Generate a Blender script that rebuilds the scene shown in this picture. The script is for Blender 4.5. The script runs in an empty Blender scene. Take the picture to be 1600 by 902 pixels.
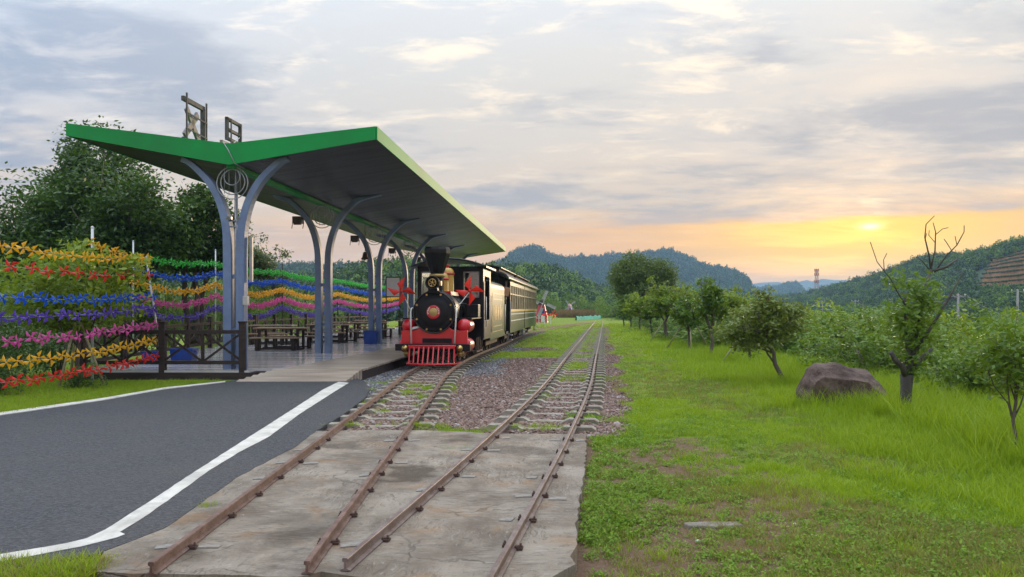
import bpy, bmesh, math, random
import numpy as np
from mathutils import Vector, Matrix, noise as mnoise

# ------------------------------------------------------------------ camera, sky, sun, exposure
scene = bpy.context.scene
F, HZ, CAMH = 1150.0, 482.0, 1.6          # focal length in photo pixels, horizon row, eye height
cam_data = bpy.data.cameras.new('camera')
cam = bpy.data.objects.new('camera', cam_data)
scene.collection.objects.link(cam)
cam.location = (0, 0, CAMH)
cam.rotation_euler = (math.radians(90), 0, 0)
cam_data.sensor_width = 36.0
cam_data.lens = 36.0 * F / 1600.0
cam_data.shift_y = (HZ - 451.0) / 1600.0
cam_data.clip_start = 0.1
cam_data.clip_end = 20000
scene.camera = cam
scene.view_settings.view_transform = 'Standard'
scene.view_settings.look = 'None'
scene.view_settings.gamma = 1.0
scene.view_settings.exposure = 1.6
scene.view_settings.use_curve_mapping = False
scene.render.engine = 'CYCLES'
scene.cycles.use_denoising = True
scene.cycles.max_bounces = 7
scene.cycles.diffuse_bounces = 3
scene.cycles.glossy_bounces = 3
scene.cycles.transmission_bounces = 4
scene.cycles.volume_bounces = 1
scene.cycles.transparent_max_bounces = 6
scene.cycles.sample_clamp_indirect = 6.0

SUN = Vector((560 / F, 1.0, 128 / F)).normalized()
SUN_EL = math.asin(SUN.z)
SUN_AZ = math.atan2(SUN.x, SUN.y)


class NT:
    """small helper to write node trees"""
    def __init__(self, tree):
        self.t = tree
        tree.nodes.clear()

    def n(self, kind, inputs=None, **props):
        nd = self.t.nodes.new(kind)
        for k, v in props.items():
            setattr(nd, k, v)
        for k, v in (inputs or {}).items():
            self.put(nd.inputs[k], v)
        return nd

    def put(self, sock, v):
        if isinstance(v, bpy.types.NodeSocket):
            self.t.links.new(v, sock)
        elif isinstance(v, bpy.types.Node):
            self.t.links.new(v.outputs[0], sock)
        else:
            if isinstance(v, tuple) and len(v) == 3 and sock.type == 'RGBA':
                v = (*v, 1.0)
            sock.default_value = v

    def m(self, op, a, b=0.0, c=0.0, clamp=False):
        nd = self.t.nodes.new('ShaderNodeMath')
        nd.operation = op
        nd.use_clamp = clamp
        for i, v in enumerate((a, b, c)):
            if i < len(nd.inputs):
                self.put(nd.inputs[i], v)
        return nd.outputs[0]

    def vm(self, op, a, b=(0, 0, 0), out=0):
        nd = self.t.nodes.new('ShaderNodeVectorMath')
        nd.operation = op
        self.put(nd.inputs[0], a)
        self.put(nd.inputs[1], b)
        return nd.outputs[out]

    def mix(self, fac, a, b, blend='MIX'):
        nd = self.t.nodes.new('ShaderNodeMix')
        nd.data_type = 'RGBA'
        nd.blend_type = blend
        self.put(nd.inputs[0], fac)
        self.put(nd.inputs[6], a)
        self.put(nd.inputs[7], b)
        return nd.outputs[2]

    def ramp(self, fac, stops, interp='LINEAR'):
        nd = self.t.nodes.new('ShaderNodeValToRGB')
        nd.color_ramp.interpolation = interp
        el = nd.color_ramp.elements
        while len(el) < len(stops):
            el.new(0.5)
        for e, (p, c) in zip(el, stops):
            e.position = p
            e.color = (c, c, c, 1) if isinstance(c, (int, float)) else (*c, 1)
        self.put(nd.inputs[0], fac)
        return nd.outputs[0]

    def smooth(self, v, lo, hi):
        nd = self.t.nodes.new('ShaderNodeMapRange')
        nd.interpolation_type = 'SMOOTHSTEP'
        self.put(nd.inputs[0], v)
        nd.inputs[1].default_value = lo
        nd.inputs[2].default_value = hi
        return nd.outputs[0]

    def noise(self, vec, scale, detail=5.0, rough=0.55, dist=0.0, out=0):
        nd = self.t.nodes.new('ShaderNodeTexNoise')
        if vec is not None:
            self.put(nd.inputs['Vector'], vec)
        nd.inputs['Scale'].default_value = scale
        nd.inputs['Detail'].default_value = detail
        nd.inputs['Roughness'].default_value = rough
        nd.inputs['Distortion'].default_value = dist
        return nd.outputs[out]


def build_world():
    w = bpy.data.worlds.new('World')
    scene.world = w
    w.use_nodes = True
    t = NT(w.node_tree)
    sky = t.n('ShaderNodeTexSky', sky_type='NISHITA', sun_disc=False, sun_elevation=SUN_EL,
              sun_rotation=SUN_AZ, altitude=100.0, air_density=1.4, dust_density=2.5, ozone_density=1.0)
    bg_sky = t.n('ShaderNodeBackground', {0: sky, 1: 0.06})
    d = t.n('ShaderNodeTexCoord').outputs['Generated']
    d = t.vm('NORMALIZE', d)
    sep = t.n('ShaderNodeSeparateXYZ', {0: d})
    zu = sep.outputs[2]
    z = t.m('MAXIMUM', zu, 0.0)
    den = t.m('ADD', z, 0.09)
    px = t.m('DIVIDE', sep.outputs[0], den)
    py = t.m('DIVIDE', sep.outputs[1], den)
    p = t.n('ShaderNodeCombineXYZ', {0: px, 1: py, 2: 0.37})
    s = t.vm('DOT_PRODUCT', d, tuple(SUN), out=1)
    warm = t.smooth(s, 0.30, 0.97)
    n1 = t.noise(t.vm('MULTIPLY', p, (0.75, 1.25, 1.0)), 0.95, 11.0, 0.63, 0.25)
    n2 = t.noise(t.vm('MULTIPLY', p, (1.0, 1.7, 1.0)), 2.6, 10.0, 0.66, 0.35)
    n3 = t.noise(t.vm('MULTIPLY', p, (0.22, 1.0, 1.0)), 1.6, 6.0, 0.5, 0.2)
    zz = t.m('ADD', z, t.m('MULTIPLY', t.m('SUBTRACT', n3, 0.5), 0.07))
    cool = t.ramp(zz, [(0.0, (0.95, 0.62, 0.44)), (0.08, (0.86, 0.63, 0.49)), (0.17, (0.70, 0.64, 0.61)),
                       (0.28, (0.55, 0.60, 0.69)), (0.45, (0.53, 0.61, 0.74)), (1.0, (0.60, 0.66, 0.76))])
    hot = t.ramp(zz, [(0.0, (1.0, 0.46, 0.13)), (0.05, (1.0, 0.52, 0.18)), (0.10, (0.93, 0.58, 0.30)),
                      (0.135, (0.78, 0.62, 0.46)), (0.20, (0.69, 0.62, 0.55)), (0.30, (0.62, 0.60, 0.57)),
                      (0.45, (0.54, 0.57, 0.62)), (1.0, (0.60, 0.66, 0.76))])
    col = t.mix(warm, cool, hot)
    # grey undersides of the cloud sheet
    dark = t.m('MULTIPLY', t.smooth(n1, 0.47, 0.63), t.ramp(z, [(0.0, 0.15), (0.09, 0.3), (0.14, 0.85), (0.5, 0.85)]))
    col = t.mix(dark, col, t.mix(warm, (0.30, 0.37, 0.50), (0.40, 0.41, 0.44)))
    # bright torn edges
    hi = t.m('MULTIPLY', t.smooth(n2, 0.49, 0.70), t.m('SUBTRACT', 1.0, t.m('MULTIPLY', dark, 0.7)))
    hi = t.m('MULTIPLY', hi, t.ramp(z, [(0.0, 0.25), (0.12, 0.4), (0.22, 0.8), (1.0, 0.8)]))
    col = t.mix(hi, col, t.mix(warm, (0.86, 0.85, 0.85), (1.0, 0.84, 0.64)))
    # glow of the veiled sun, cut off by the cloud bank above it
    R = Vector((SUN.y, -SUN.x, 0)).normalized()
    a = t.vm('DOT_PRODUCT', d, tuple(R), out=1)
    b = t.m('SUBTRACT', zu, SUN.z)
    fr = t.smooth(s, 0.0, 0.5)

    def gauss(sa, sb, b0=0.0, a0=0.0):
        u = t.m('DIVIDE', t.m('SUBTRACT', a, a0), sa)
        v = t.m('DIVIDE', t.m('SUBTRACT', b, b0), sb)
        e = t.m('MULTIPLY', t.m('ADD', t.m('MULTIPLY', u, u), t.m('MULTIPLY', v, v)), -1.0)
        return t.m('MULTIPLY', t.m('EXPONENT', e), fr)
    zb = t.m('ADD', b, t.m('MULTIPLY', t.m('SUBTRACT', n2, 0.5), 0.018))
    bank = t.m('SUBTRACT', 1.0, t.smooth(zb, 0.006, 0.016))
    wide = t.m('MULTIPLY', gauss(0.42, 0.075, -0.03), bank)
    col = t.mix(t.m('MULTIPLY', wide, 0.7), col, (1.15, 0.56, 0.10))
    glow = t.m('MULTIPLY', gauss(0.16, 0.05, -0.012), bank)
    col = t.mix(t.m('MULTIPLY', glow, 0.95), col, (1.45, 0.86, 0.0))
    core = gauss(0.011, 0.004, 0.0)
    col = t.mix(t.m('MULTIPLY', core, 1.0, clamp=True), col, (3.2, 2.6, 0.9))
    peep = t.m('MULTIPLY', gauss(0.02, 0.016, 0.026), t.smooth(n2, 0.45, 0.6))
    col = t.mix(t.m('MULTIPLY', peep, 0.7), col, (1.2, 0.95, 0.6))
    # overcast sheet brighter overhead; gain above the frame raised further to light the ground
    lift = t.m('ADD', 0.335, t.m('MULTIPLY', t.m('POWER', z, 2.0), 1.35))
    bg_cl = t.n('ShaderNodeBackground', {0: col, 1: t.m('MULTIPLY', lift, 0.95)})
    cover = t.m('SUBTRACT', 0.985, t.m('MULTIPLY', t.smooth(n1, 0.52, 0.36), 0.05))
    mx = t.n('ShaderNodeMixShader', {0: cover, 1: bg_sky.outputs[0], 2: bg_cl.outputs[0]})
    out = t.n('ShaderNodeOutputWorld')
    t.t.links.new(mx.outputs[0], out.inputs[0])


build_world()
sun_data = bpy.data.lights.new('sun', 'SUN')
sun_data.energy = 0.9
sun_data.angle = math.radians(11)
sun_data.color = (1.0, 0.76, 0.50)
sun_lamp = bpy.data.objects.new('sun', sun_data)
scene.collection.objects.link(sun_lamp)
sun_lamp.rotation_euler = SUN.to_track_quat('Z', 'Y').to_euler()
sun_lamp.location = SUN * 50

# ------------------------------------------------------------------ helpers
COL = scene.collection
RNG = np.random.default_rng(7)
random.seed(7)


def gp(x, y, z=0.0):
    """photo pixel -> point on the level z (a thing that stands on that level)"""
    Y = F * (CAMH - z) / (y - HZ)
    return Vector(((x - 800) / F * Y, Y, z))


def at(x, y, Y):
    return Vector(((x - 800) / F * Y, Y, CAMH + (HZ - y) / F * Y))


def smoothstep(v, a, b):
    t = np.clip((v - a) / (b - a), 0, 1)
    return t * t * (3 - 2 * t)


class MB:
    """collects shapes into one mesh"""
    def __init__(self):
        self.v, self.f, self.s = [], [], []

    def add(self, verts, faces, smooth=False):
        o = len(self.v)
        self.v += [tuple(q) for q in verts]
        self.f += [tuple(i + o for i in q) for q in faces]
        self.s += [smooth] * len(faces)
        return self

    def box(self, c, s, rot=None):
        x, y, z = s[0] / 2, s[1] / 2, s[2] / 2
        vs = [Vector((i * x, j * y, k * z)) for k in (-1, 1) for j in (-1, 1) for i in (-1, 1)]
        if rot is not None:
            vs = [rot @ q for q in vs]
        c = Vector(c)
        return self.add([q + c for q in vs], [(0, 2, 3, 1), (4, 5, 7, 6), (0, 1, 5, 4), (2, 6, 7, 3), (0, 4, 6, 2), (1, 3, 7, 5)])

    def bar(self, p0, p1, w, h, up=(0, 0, 1)):
        """a square bar from p0 to p1"""
        p0, p1 = Vector(p0), Vector(p1)
        d = (p1 - p0)
        L = d.length
        d.normalize()
        u = Vector(up)
        if abs(d.dot(u)) > 0.98:
            u = Vector((0, 1, 0))
        r = d.cross(u).normalized()
        u = r.cross(d)
        m = Matrix((r, d, u)).transposed()
        return self.box((p0 + p1) / 2, (w, L, h), m)

    def tube(self, pts, r, n=8, caps=True, smooth=True):
        pts = [Vector(q) for q in pts]
        rs = r if isinstance(r, (list, tuple)) else [r] * len(pts)
        vs, fs = [], []
        prev = None
        for i, q in enumerate(pts):
            d = (pts[min(i + 1, len(pts) - 1)] - pts[max(i - 1, 0)])
            if d.length < 1e-9:
                d = Vector((0, 0, 1))
            d.normalize()
            if prev is None:
                a = Vector((1, 0, 0)) if abs(d.x) < 0.9 else Vector((0, 1, 0))
                a = (a - d * a.dot(d)).normalized()
            else:
                a = (prev - d * prev.dot(d))
                a = a.normalized() if a.length > 1e-6 else prev
            prev = a
            b = d.cross(a)
            for k in range(n):
                t = 2 * math.pi * k / n
                vs.append(q + (a * math.cos(t) + b * math.sin(t)) * rs[i])
        for i in range(len(pts) - 1):
            for k in range(n):
                k2 = (k + 1) % n
                fs.append((i * n + k, i * n + k2, (i + 1) * n + k2, (i + 1) * n + k))
        self.add(vs, fs, smooth)
        if caps:
            o = len(self.v) - len(vs)
            self.f += [tuple(o + k for k in reversed(range(n))), tuple(o + (len(pts) - 1) * n + k for k in range(n))]
            self.s += [False, False]
        return self

    def cyl(self, p0, p1, r0, r1=None, n=16):
        return self.tube([p0, p1], [r0, r0 if r1 is None else r1], n)

    def lathe(self, prof, org=(0, 0, 0), axis='Z', n=24, smooth=True):
        """prof: list of (radius, height along the axis)"""
        ax = {'X': ((0, 1, 0), (0, 0, 1), (1, 0, 0)), 'Y': ((0, 0, 1), (1, 0, 0), (0, 1, 0)), 'Z': ((1, 0, 0), (0, 1, 0), (0, 0, 1))}[axis]
        a, b, c = (Vector(q) for q in ax)
        org = Vector(org)
        vs, fs = [], []
        for r, h in prof:
            for k in range(n):
                t = 2 * math.pi * k / n
                vs.append(org + a * (r * math.cos(t)) + b * (r * math.sin(t)) + c * h)
        for i in range(len(prof) - 1):
            for k in range(n):
                k2 = (k + 1) % n
                fs.append((i * n + k, i * n + k2, (i + 1) * n + k2, (i + 1) * n + k))
        self.add(vs, fs, smooth)
        return self

    def ring(self, c, R, r, axis='Y', n=28, m=6):
        c = Vector(c)
        e = {'X': (Vector((0, 1, 0)), Vector((0, 0, 1))), 'Y': (Vector((1, 0, 0)), Vector((0, 0, 1))), 'Z': (Vector((1, 0, 0)), Vector((0, 1, 0)))}[axis]
        nrm = e[0].cross(e[1])
        vs, fs = [], []
        for i in range(n):
            t = 2 * math.pi * i / n
            d = e[0] * math.cos(t) + e[1] * math.sin(t)
            for j in range(m):
                q = 2 * math.pi * j / m
                vs.append(c + d * (R + r * math.cos(q)) + nrm * (r * math.sin(q)))
        for i in range(n):
            for j in range(m):
                fs.append((i * m + j, ((i + 1) % n) * m + j, ((i + 1) % n) * m + (j + 1) % m, i * m + (j + 1) % m))
        return self.add(vs, fs, True)

    def prism(self, poly, d, plane='XZ', off=0.0):
        """poly in a plane, extruded by d along its normal from off"""
        def P(q, h):
            return {'XZ': (q[0], h, q[1]), 'XY': (q[0], q[1], h), 'YZ': (h, q[0], q[1])}[plane]
        n = len(poly)
        vs = [P(q, off) for q in poly] + [P(q, off + d) for q in poly]
        fs = [tuple(range(n)), tuple(n + i for i in reversed(range(n)))] + [(i, i + n, (i + 1) % n + n, (i + 1) % n) for i in range(n)]
        return self.add(vs, fs)

    def sphere(self, c, r, n=14, m=8, sc=(1, 1, 1)):
        vs, fs = [], []
        for i in range(m + 1):
            t = math.pi * i / m
            for k in range(n):
                q = 2 * math.pi * k / n
                vs.append((c[0] + r * sc[0] * math.sin(t) * math.cos(q), c[1] + r * sc[1] * math.sin(t) * math.sin(q), c[2] + r * sc[2] * math.cos(t)))
        for i in range(m):
            for k in range(n):
                fs.append((i * n + k, (i + 1) * n + k, (i + 1) * n + (k + 1) % n, i * n + (k + 1) % n))
        return self.add(vs, fs, True)

    def mesh(self, name, mat=None, fix=True):
        me = bpy.data.meshes.new(name)
        me.from_pydata(self.v, [], self.f)
        me.polygons.foreach_set('use_smooth', self.s)
        if fix:
            bm = bmesh.new()
            bm.from_mesh(me)
            bmesh.ops.recalc_face_normals(bm, faces=bm.faces)
            bm.to_mesh(me)
            bm.free()
        if mat is not None:
            me.materials.append(mat)
        me.update()
        return me

    def build(self, name, mat, parent=None, bevel=0.0):
        o = bpy.data.objects.new(name, self.mesh(name, mat))
        COL.objects.link(o)
        o.parent = parent
        if bevel:
            md = o.modifiers.new('bevel', 'BEVEL')
            md.width = bevel
            md.segments = 2
            md.limit_method = 'ANGLE'
            md.angle_limit = math.radians(40)
        return o


def link(name, me, parent=None, loc=None):
    o = bpy.data.objects.new(name, me)
    COL.objects.link(o)
    o.parent = parent
    if loc is not None:
        o.location = loc
    return o


def tag(o, label=None, cat=None, group=None, kind=None):
    for k, v in (('label', label), ('category', cat), ('group', group), ('kind', kind)):
        if v:
            o[k] = v
    return o


def thing(name, label, cat, loc=(0, 0, 0), rotz=0.0, group=None):
    o = bpy.data.objects.new(name, None)
    COL.objects.link(o)
    o.empty_display_size = 0.1
    o.location = loc
    o.rotation_euler = (0, 0, rotz)
    return tag(o, label, cat, group)


def copy_tree(o, parent=None):
    c = o.copy()
    COL.objects.link(c)
    c.parent = parent
    for ch in list(o.children):
        copy_tree(ch, c)
    return c


def mesh_np(name, V, Fq, mat, smooth=False, col=None):
    """big meshes straight from arrays (quads or triangles)"""
    me = bpy.data.meshes.new(name)
    V = np.asarray(V, dtype=np.float32)
    Fq = np.asarray(Fq, dtype=np.int32)
    k = Fq.shape[1]
    me.vertices.add(len(V))
    me.vertices.foreach_set('co', V.ravel())
    me.loops.add(Fq.size)
    me.loops.foreach_set('vertex_index', Fq.ravel())
    me.polygons.add(len(Fq))
    me.polygons.foreach_set('loop_start', np.arange(0, Fq.size, k, dtype=np.int32))
    me.polygons.foreach_set('loop_total', np.full(len(Fq), k, dtype=np.int32))
    if smooth:
        me.polygons.foreach_set('use_smooth', np.ones(len(Fq), dtype=bool))
    if col is not None:
        a = me.color_attributes.new('tint', 'FLOAT_COLOR', 'POINT')
        a.data.foreach_set('color', np.asarray(col, dtype=np.float32).ravel())
    me.update(calc_edges=True)
    me.validate()
    if mat is not None:
        me.materials.append(mat)
    return me


def scatter(name, pts, rot, scl, idx, sources, label, cat=None, kind='stuff', parent=None):
    """one object whose points carry copies of the source meshes (for what nobody could count)"""
    coll = bpy.data.collections.new(name + '_source')
    for k, me in enumerate(sources):
        coll.objects.link(bpy.data.objects.new('%s_source_%03d' % (name, k), me))
    me = bpy.data.meshes.new(name)
    n = len(pts)
    me.vertices.add(n)
    me.vertices.foreach_set('co', np.asarray(pts, dtype=np.float32).ravel())
    a = me.attributes.new('rot', 'FLOAT_VECTOR', 'POINT')
    a.data.foreach_set('vector', np.asarray(rot, dtype=np.float32).ravel())
    a = me.attributes.new('scl', 'FLOAT_VECTOR', 'POINT')
    a.data.foreach_set('vector', np.asarray(scl, dtype=np.float32).ravel())
    a = me.attributes.new('idx', 'INT', 'POINT')
    a.data.foreach_set('value', np.asarray(idx, dtype=np.int32))
    o = link(name, me, parent)
    g = bpy.data.node_groups.new(name + '_nodes', 'GeometryNodeTree')
    g.interface.new_socket('Geometry', in_out='INPUT', socket_type='NodeSocketGeometry')
    g.interface.new_socket('Geometry', in_out='OUTPUT', socket_type='NodeSocketGeometry')
    gi, go = g.nodes.new('NodeGroupInput'), g.nodes.new('NodeGroupOutput')
    ci = g.nodes.new('GeometryNodeCollectionInfo')
    ci.inputs['Collection'].default_value = coll
    ci.inputs['Separate Children'].default_value = True
    ci.inputs['Reset Children'].default_value = True
    ip = g.nodes.new('GeometryNodeInstanceOnPoints')
    ip.inputs['Pick Instance'].default_value = True

    def attr(nm, ty):
        q = g.nodes.new('GeometryNodeInputNamedAttribute')
        q.data_type = ty
        q.inputs['Name'].default_value = nm
        return next(s for s in q.outputs if s.enabled and s.name == 'Attribute')
    g.links.new(gi.outputs[0], ip.inputs['Points'])
    g.links.new(ci.outputs[0], ip.inputs['Instance'])
    g.links.new(attr('idx', 'INT'), ip.inputs['Instance Index'])
    g.links.new(attr('rot', 'FLOAT_VECTOR'), ip.inputs['Rotation'])
    g.links.new(attr('scl', 'FLOAT_VECTOR'), ip.inputs['Scale'])
    g.links.new(ip.outputs[0], go.inputs[0])
    md = o.modifiers.new('scatter', 'NODES')
    md.node_group = g
    return tag(o, label, cat, None, kind)


# ------------------------------------------------------------------ materials
MATS = {}


def mat(name, c1, c2=None, rough=0.6, metal=0.0, scale=4.0, bump=0.0, bscale=None, spec=0.5, detail=6.0, coat=0.0,
        trans=0.0, stretch=(1, 1, 1), dirt=None, dirt_amt=0.0, rvar=0.0, lo=0.35, hi=0.65):
    """a surface whose colour wanders between c1 and c2, with fine relief and optional dirt"""
    m = bpy.data.materials.new(name)
    m.use_nodes = True
    t = NT(m.node_tree)
    co = t.vm('MULTIPLY', t.n('ShaderNodeTexCoord').outputs['Object'], stretch)
    nz = t.noise(co, scale, detail, 0.6)
    col = t.mix(t.smooth(nz, lo, hi), c1, c2 if c2 else tuple(q * 0.75 for q in c1))
    if dirt is not None:
        dn = t.noise(co, scale * 0.37, 7.0, 0.65, 0.4)
        col = t.mix(t.m('MULTIPLY', t.smooth(dn, 0.48, 0.68), dirt_amt), col, dirt)
    b = t.n('ShaderNodeBsdfPrincipled', {'Base Color': col, 'Roughness': rough, 'Metallic': metal,
                                         'Specular IOR Level': spec, 'Coat Weight': coat})
    if rvar:
        t.put(b.inputs['Roughness'], t.m('ADD', rough, t.m('MULTIPLY', t.m('SUBTRACT', t.noise(co, scale * 0.6, 5.0), 0.5), rvar), clamp=True))
    if bump:
        bn = t.n('ShaderNodeBump', {'Height': t.noise(co, bscale or scale * 4, 8.0, 0.65), 'Strength': min(1.0, bump), 'Distance': 0.02})
        t.put(b.inputs['Normal'], bn.outputs[0])
    sh = b.outputs[0]
    if trans:
        tr = t.n('ShaderNodeBsdfTranslucent', {0: col})
        sh = t.n('ShaderNodeMixShader', {0: trans, 1: sh, 2: tr.outputs[0]}).outputs[0]
    o = t.n('ShaderNodeOutputMaterial')
    t.t.links.new(sh, o.inputs[0])
    MATS[name] = m
    return m


def leaf_mat(name, c1, c2, rough=0.5, trans=0.35, use_tint=True, spec=0.4):
    """leaves: colour differs from leaf to leaf (tint attribute) and from copy to copy"""
    m = bpy.data.materials.new(name)
    m.use_nodes = True
    t = NT(m.node_tree)
    rnd = t.n('ShaderNodeObjectInfo').outputs['Random']
    if use_tint:
        at_ = t.n('ShaderNodeAttribute', attribute_name='tint')
        sep = t.n('ShaderNodeSeparateColor', {0: at_.outputs['Color']})
        f = t.m('ADD', t.m('MULTIPLY', sep.outputs[0], 0.8), t.m('MULTIPLY', rnd, 0.3), clamp=True)
    else:
        f = rnd
    col = t.mix(f, c1, c2)
    b = t.n('ShaderNodeBsdfPrincipled', {'Base Color': col, 'Roughness': rough, 'Specular IOR Level': spec})
    tr = t.n('ShaderNodeBsdfTranslucent', {0: t.mix(0.5, col, (c2[0] * 1.25, c2[1] * 1.2, c2[2] * 0.6))})
    mx = t.n('ShaderNodeMixShader', {0: trans, 1: b.outputs[0], 2: tr.outputs[0]})
    o = t.n('ShaderNodeOutputMaterial')
    t.t.links.new(mx.outputs[0], o.inputs[0])
    return m

M_grass_blade = leaf_mat('grass_blade', (0.13, 0.25, 0.008), (0.36, 0.47, 0.02), 0.5, 0.4)
M_grass_dry = leaf_mat('grass_dry', (0.16, 0.19, 0.03), (0.34, 0.26, 0.09), 0.7, 0.3)
M_weed = leaf_mat('weed_leaf', (0.09, 0.19, 0.015), (0.23, 0.34, 0.03), 0.55, 0.35, True, 0.25)
M_rust = mat('rusty_rail_steel', (0.11, 0.058, 0.042), (0.19, 0.115, 0.088), 0.7, 0.1, 9, 0.35, 60, dirt=(0.09, 0.05, 0.035), dirt_amt=0.6)
M_rust_worn = mat('worn_rail_steel', (0.21, 0.16, 0.14), (0.13, 0.085, 0.07), 0.5, 0.25, 7, 0.25, 60, dirt=(0.12, 0.06, 0.04), dirt_amt=0.6)
M_clip = mat('black_rusty_iron', (0.045, 0.028, 0.024), (0.10, 0.05, 0.035), 0.7, 0.3, 30, 0.3)
M_sleeper = mat('sleeper_concrete', (0.33, 0.295, 0.235), (0.20, 0.175, 0.13), 0.9, 0, 6, 0.5, 40, dirt=(0.14, 0.12, 0.08), dirt_amt=0.6)
M_grout = mat('grey_grout', (0.27, 0.245, 0.21), (0.19, 0.165, 0.135), 0.9, 0, 12, 0.5, 50)
M_stone_red = mat('red_ballast_stone', (0.27, 0.155, 0.135), (0.36, 0.24, 0.21), 0.9, 0, 8, 0.3)
M_stone_grey = mat('grey_ballast_stone', (0.24, 0.23, 0.225), (0.14, 0.135, 0.135), 0.9, 0, 8, 0.3)
M_white_paint = mat('road_paint', (0.62, 0.59, 0.52), (0.50, 0.47, 0.40), 0.8, 0, 5, 0.4, 140, dirt=(0.26, 0.24, 0.21), dirt_amt=0.5)


def tinted_stone(m, c1, c2):
    t = NT(m.node_tree)
    r = t.n('ShaderNodeObjectInfo').outputs['Random']
    col = t.ramp(r, [(0.0, c1), (0.5, c2), (0.85, tuple(q * 1.45 for q in c2)), (1.0, (0.34, 0.31, 0.29))])
    b = t.n('ShaderNodeBsdfPrincipled', {'Base Color': col, 'Roughness': 0.9})
    o = t.n('ShaderNodeOutputMaterial')
    t.t.links.new(b.outputs[0], o.inputs[0])


tinted_stone(M_stone_red, (0.105, 0.064, 0.047), (0.19, 0.122, 0.092))
tinted_stone(M_stone_grey, (0.08, 0.078, 0.08), (0.17, 0.165, 0.165))


# ---- value noise on arrays
def vnoise(x, y, seed=0):
    xi, yi = np.floor(x).astype(np.int64), np.floor(y).astype(np.int64)
    xf, yf = x - xi, y - yi

    def h(a, b):
        n = (a * 374761393 + b * 668265263 + seed * 1442695041) & 0xFFFFFFFF
        n = ((n ^ (n >> 13)) * 1274126177) & 0xFFFFFFFF
        return ((n ^ (n >> 16)) & 0xFFFF) / 65535.0
    u, v = xf * xf * (3 - 2 * xf), yf * yf * (3 - 2 * yf)
    return (h(xi, yi) * (1 - u) + h(xi + 1, yi) * u) * (1 - v) + (h(xi, yi + 1) * (1 - u) + h(xi + 1, yi + 1) * u) * v


def fbm(x, y, seed=0, oct=4):
    s, a, k = 0.0, 0.5, 1.0
    for i in range(oct):
        s = s + a * vnoise(x * k, y * k, seed + i * 17)
        a *= 0.5
        k *= 2.03
    return s / (1 - 0.5 ** oct)


# ---- the two tracks: centre lines
def catmull(P, n=40):
    P = [np.array(q, float) for q in P]
    P = [2 * P[0] - P[1]] + P + [2 * P[-1] - P[-2]]
    out = []
    for i in range(1, len(P) - 2):
        for k in range(n):
            t = k / n
            out.append(0.5 * ((2 * P[i]) + (-P[i - 1] + P[i + 1]) * t + (2 * P[i - 1] - 5 * P[i] + 4 * P[i + 1] - P[i + 2]) * t * t
                              + (-P[i - 1] + 3 * P[i] - 3 * P[i + 1] + P[i + 2]) * t ** 3))
    out.append(P[-2])
    return np.array(out)


LINE_L = catmull([(-1.70, 4.46), (-1.79, 8.5), (-1.90, 13), (-2.0, 18), (-1.72, 23.7), (-0.85, 32), (0.3, 43), (2.6, 57), (6.0, 71), (9.9, 88), (12.6, 108)])
LINE_R = catmull([(-0.93, 2.4), (-0.55, 4.45), (0.236, 9.06), (1.13, 15), (2.22, 23.6), (4.95, 45), (10.4, 88), (12.9, 108), (15.5, 128)])


def xL(y):
    return np.interp(y, LINE_L[:, 1], LINE_L[:, 0])


def xR(y):
    return np.interp(y, LINE_R[:, 1], LINE_R[:, 0])


def slab_right(y):
    return np.interp(y, [3.0, 4.4, 4.8, 5.6, 8.0, 9.4], [0.25, 0.33, 0.40, 0.50, 0.78, 0.97])


def bank_edge(y):
    return 6.3 + 0.075 * np.maximum(y - 10, 0)


def gz(x, y):
    x, y = np.asarray(x, float), np.asarray(y, float)
    z = np.full(np.broadcast(x, y).shape, -0.085)
    z = z + 0.055 * smoothstep(-x, 5.0, 5.8)                                    # verge on the road side
    z = z + 0.05 * smoothstep(x - xR(y), 0.8, 1.8)                             # lawn a little above the ballast
    z = z + 0.03 * (fbm(x * 0.9, y * 0.9, 3) - 0.5) * smoothstep(np.abs(x + 1.0), 2.0, 3.5)
    z = z - 4.2 * smoothstep(x - bank_edge(y), 0.6, 16.0) * (1 - smoothstep(y, 150, 420))
    z = z + 0.065 * smoothstep(-x, 2.62, 2.8) * (1 - smoothstep(-x, 4.9, 5.0)) * smoothstep(y, 9.4, 9.7) * (1 - smoothstep(y, 15.5, 16.2))
    dt = np.minimum(np.abs(x - xL(y)), np.abs(x - xR(y)))
    z = z + 0.028 * (1 - smoothstep(dt, 0.5, 0.9)) * smoothstep(y, 9.7, 10.0)
    pit = (1 - smoothstep(y, 4.2, 4.42)) * (1 - smoothstep(x, 0.15, 0.5)) * smoothstep(x, -2.75, -2.4)
    z = z - 0.3 * pit
    z = z - 0.10 * (1 - smoothstep(y, 4.6, 6.5)) * (1 - smoothstep(x - slab_right(y), 0.1, 1.0)) * smoothstep(x, 0, 0.3)
    z = z + 1.2 * smoothstep(y, 60, 140) * smoothstep(x, -80, 0) * (1 - smoothstep(x - xR(y), -4, 30)) * 0.3
    z = z - 1.5 * smoothstep(-x, 13.5, 24)
    return z


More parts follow.
